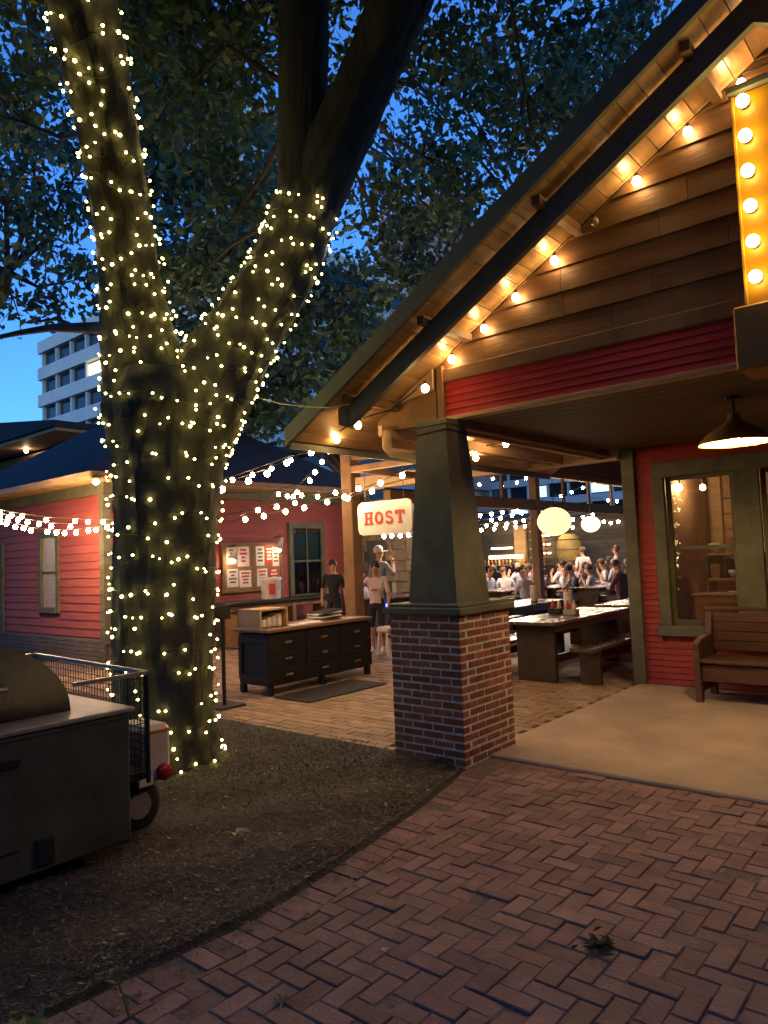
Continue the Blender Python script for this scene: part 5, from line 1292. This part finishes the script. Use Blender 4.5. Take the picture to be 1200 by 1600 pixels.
MB().tube([(sx+.01, 1.15, .26), (sx+.05, 1.15, .26), (sx+.05, 1.3, .26), (sx+.01, 1.3, .26)], .008, 6).part('door_latch', m_steel, tr)
MB().cbox(sx+.002, 1.0, .775, .012, 2.38, .02, .003).part('weld_strip', m_smoker, tr)
MB().tube([(sx-.05, by, .36), (sx-.05, by, bz)], .013, 6).part('basket_post', m_black, tr); MB().tube([(sx-1.7, by+.1, .5), (sx-1.7, by+.1, bz)], .013, 6).part('basket_post', m_black, tr)
ms = MB()
for k in range(14): z = .40+k*.043; ms.tube([(sx-.05, 2.215, z), (sx-.05, by, z)], .003, 3, False); ms.tube([(sx-.05, by, z), (sx-1.7, by+.1, z)], .003, 3, False)
for k in range(42): x = sx-.05-k*.04; y = by+.1*(k*.04)/1.65; ms.tube([(x, y, .38), (x, y, bz)], .003, 3, False)
for k in range(4): ms.tube([(sx-.05, 2.22+k*.035, .38), (sx-.05, 2.22+k*.035, bz)], .003, 3, False)
ms.part('wire_mesh', m_black, tr)
MB().cbox(sx-.88, 2.30, .40, 1.6, .16, .05, .006).part('basket_floor', m_black, tr)
fx = sx-.22
MB().cbox(fx-.16, 2.51, .46, .32, .20, .34, .03).part('fender', m_cream, tr)
lt = MB(); lt.smooth = True; lt.tube([(fx-.005, 2.545, .345), (fx+.03, 2.545, .345)], [.052, .047], 18); lt.part('tail_lamp', m_redlens, tr)
MB().cbox(fx+.002, 2.51, .595, .012, .16, .018, .003).part('amber_strip', m_amber, tr); MB().cbox(fx+.004, 2.42, .315, .02, .10, .06, .006).part('number_plate', m_cream, tr)
wh = MB(); wh.smooth = True; wh.tube([(fx-.30, 2.42, .16), (fx-.27, 2.42, .16), (fx-.10, 2.42, .16), (fx-.07, 2.42, .16)], [.13, .168, .168, .13], 28); wh = wh.part('wheel', m_rubber, tr)
rm_ = MB(); rm_.tube([(fx-.075, 2.42, .16), (fx-.06, 2.42, .16)], [.085, .075], 20); rm_.part('rim', m_steel, wh)
MB().cbox(sx-.5, 1.2, .075, .06, 2.2, .06, .004).part('chassis_rail', m_black, tr)
MB().cbox(sx-.45, 1.9, .05, .06, .06, .14, .004).part('stand_leg', m_black, tr); MB().cbox(sx-.45, .2, .05, .06, .06, .14, .004).part('stand_leg', m_black, tr)

# ================================================================ weeds, fallen leaves
def leaf_quads(mb, p, d, L, W, lift=.3):
    d = Vector(d).normalized(); s = d.cross(Vector((0, 0, 1))).normalized(); up = Vector((0, 0, 1))
    a, b = p, p+d*L; m_ = p+d*L*.45
    i = len(mb.v); mb.v += [tuple(a), tuple(m_+s*W+up*lift*W), tuple(b), tuple(m_-s*W+up*lift*W)]; mb._f((i, i+1, i+2, i+3))
def weed(label, base, top_, n, L, seed, group='weeds at the path edge'):
    r = np.random.default_rng(seed); base = Vector(base); top_ = Vector(top_)
    t = thing('weed_plant', label, 'plant', base, group=group); mid = base.lerp(top_, .5)+Vector((.015, -.01, .0))
    MB().tube([base, mid, top_], [.005, .004, .002], 5).part('stem', m_weed, t); lf = MB()
    for k in range(n):
        q = (k+.8)/n; p = base.lerp(mid, q*2) if q < .5 else mid.lerp(top_, q*2-1); a = k*2.4+r.uniform(-.3, .3)
        leaf_quads(lf, p, (math.cos(a), math.sin(a), r.uniform(.1, .7)), L*(1.15-.6*q)*r.uniform(.8, 1.2), L*.22)
    lf.part('leaves', m_weed, t)
weed('thin upright weed stalk growing at the path edge', (-2.47, 1.42, 0), (-2.57, 1.40, .24), 16, .05, 1)
weed('low broad-leaved green weed in the bottom left corner', (-2.62, 1.12, 0), (-2.62, 1.13, .06), 10, .12, 2)
def fallen(label, loc, L, m, a, name='fallen_leaf', lobes=5):
    t = thing(name, label, 'leaf', loc, group='single fallen leaves'); mb = MB()
    for k in range(lobes):
        b = a+(k-(lobes-1)/2)*.62; leaf_quads(mb, Vector(loc), (math.cos(b), math.sin(b), .12), L*(1-.16*abs(k-(lobes-1)/2)), L*.2, .5)
    mb.part('blade', m, t); MB().tube([loc, Vector(loc)-Vector((math.cos(a), math.sin(a), -.1))*L*.7], .002, 4).part('stalk', m, t)
m_yleaf = mat('yellow_leaf', (.42, .40, .16), .6, .2, 20, .1, transl=.2); m_dleaf = mat('dark_green_leaf', (.012, .016, .007), .9, .3, 20, .1)
fallen('pale yellow fallen leaf lying on the mulch', (-3.46, 2.67, .05), .10, m_yleaf, .5)
t = thing('leaf_clump', 'dark green clump of leaves lying on the brick path', 'leaves', (-1.33, 2.77, .002)); mb = MB(); r = np.random.default_rng(9)
for k in range(46):
    p = Vector((-1.33+r.normal()*.022, 2.80+r.normal()*.042, .006+abs(r.normal())*.012)); a = r.uniform(0, 6.28); leaf_quads(mb, p, (math.cos(a), math.sin(a), r.uniform(-.1, .4)), .05, .012)
mb.part('leaves', m_dleaf, t)
fallen('small curled brown leaf on the bricks at the bottom', (-2.09, 1.80, .006), .06, m_leaf_fallen, 2.2); fallen('tiny pale leaf on the bricks near the path middle', (-2.02, 2.28, .006), .03, m_cream, 1.0)
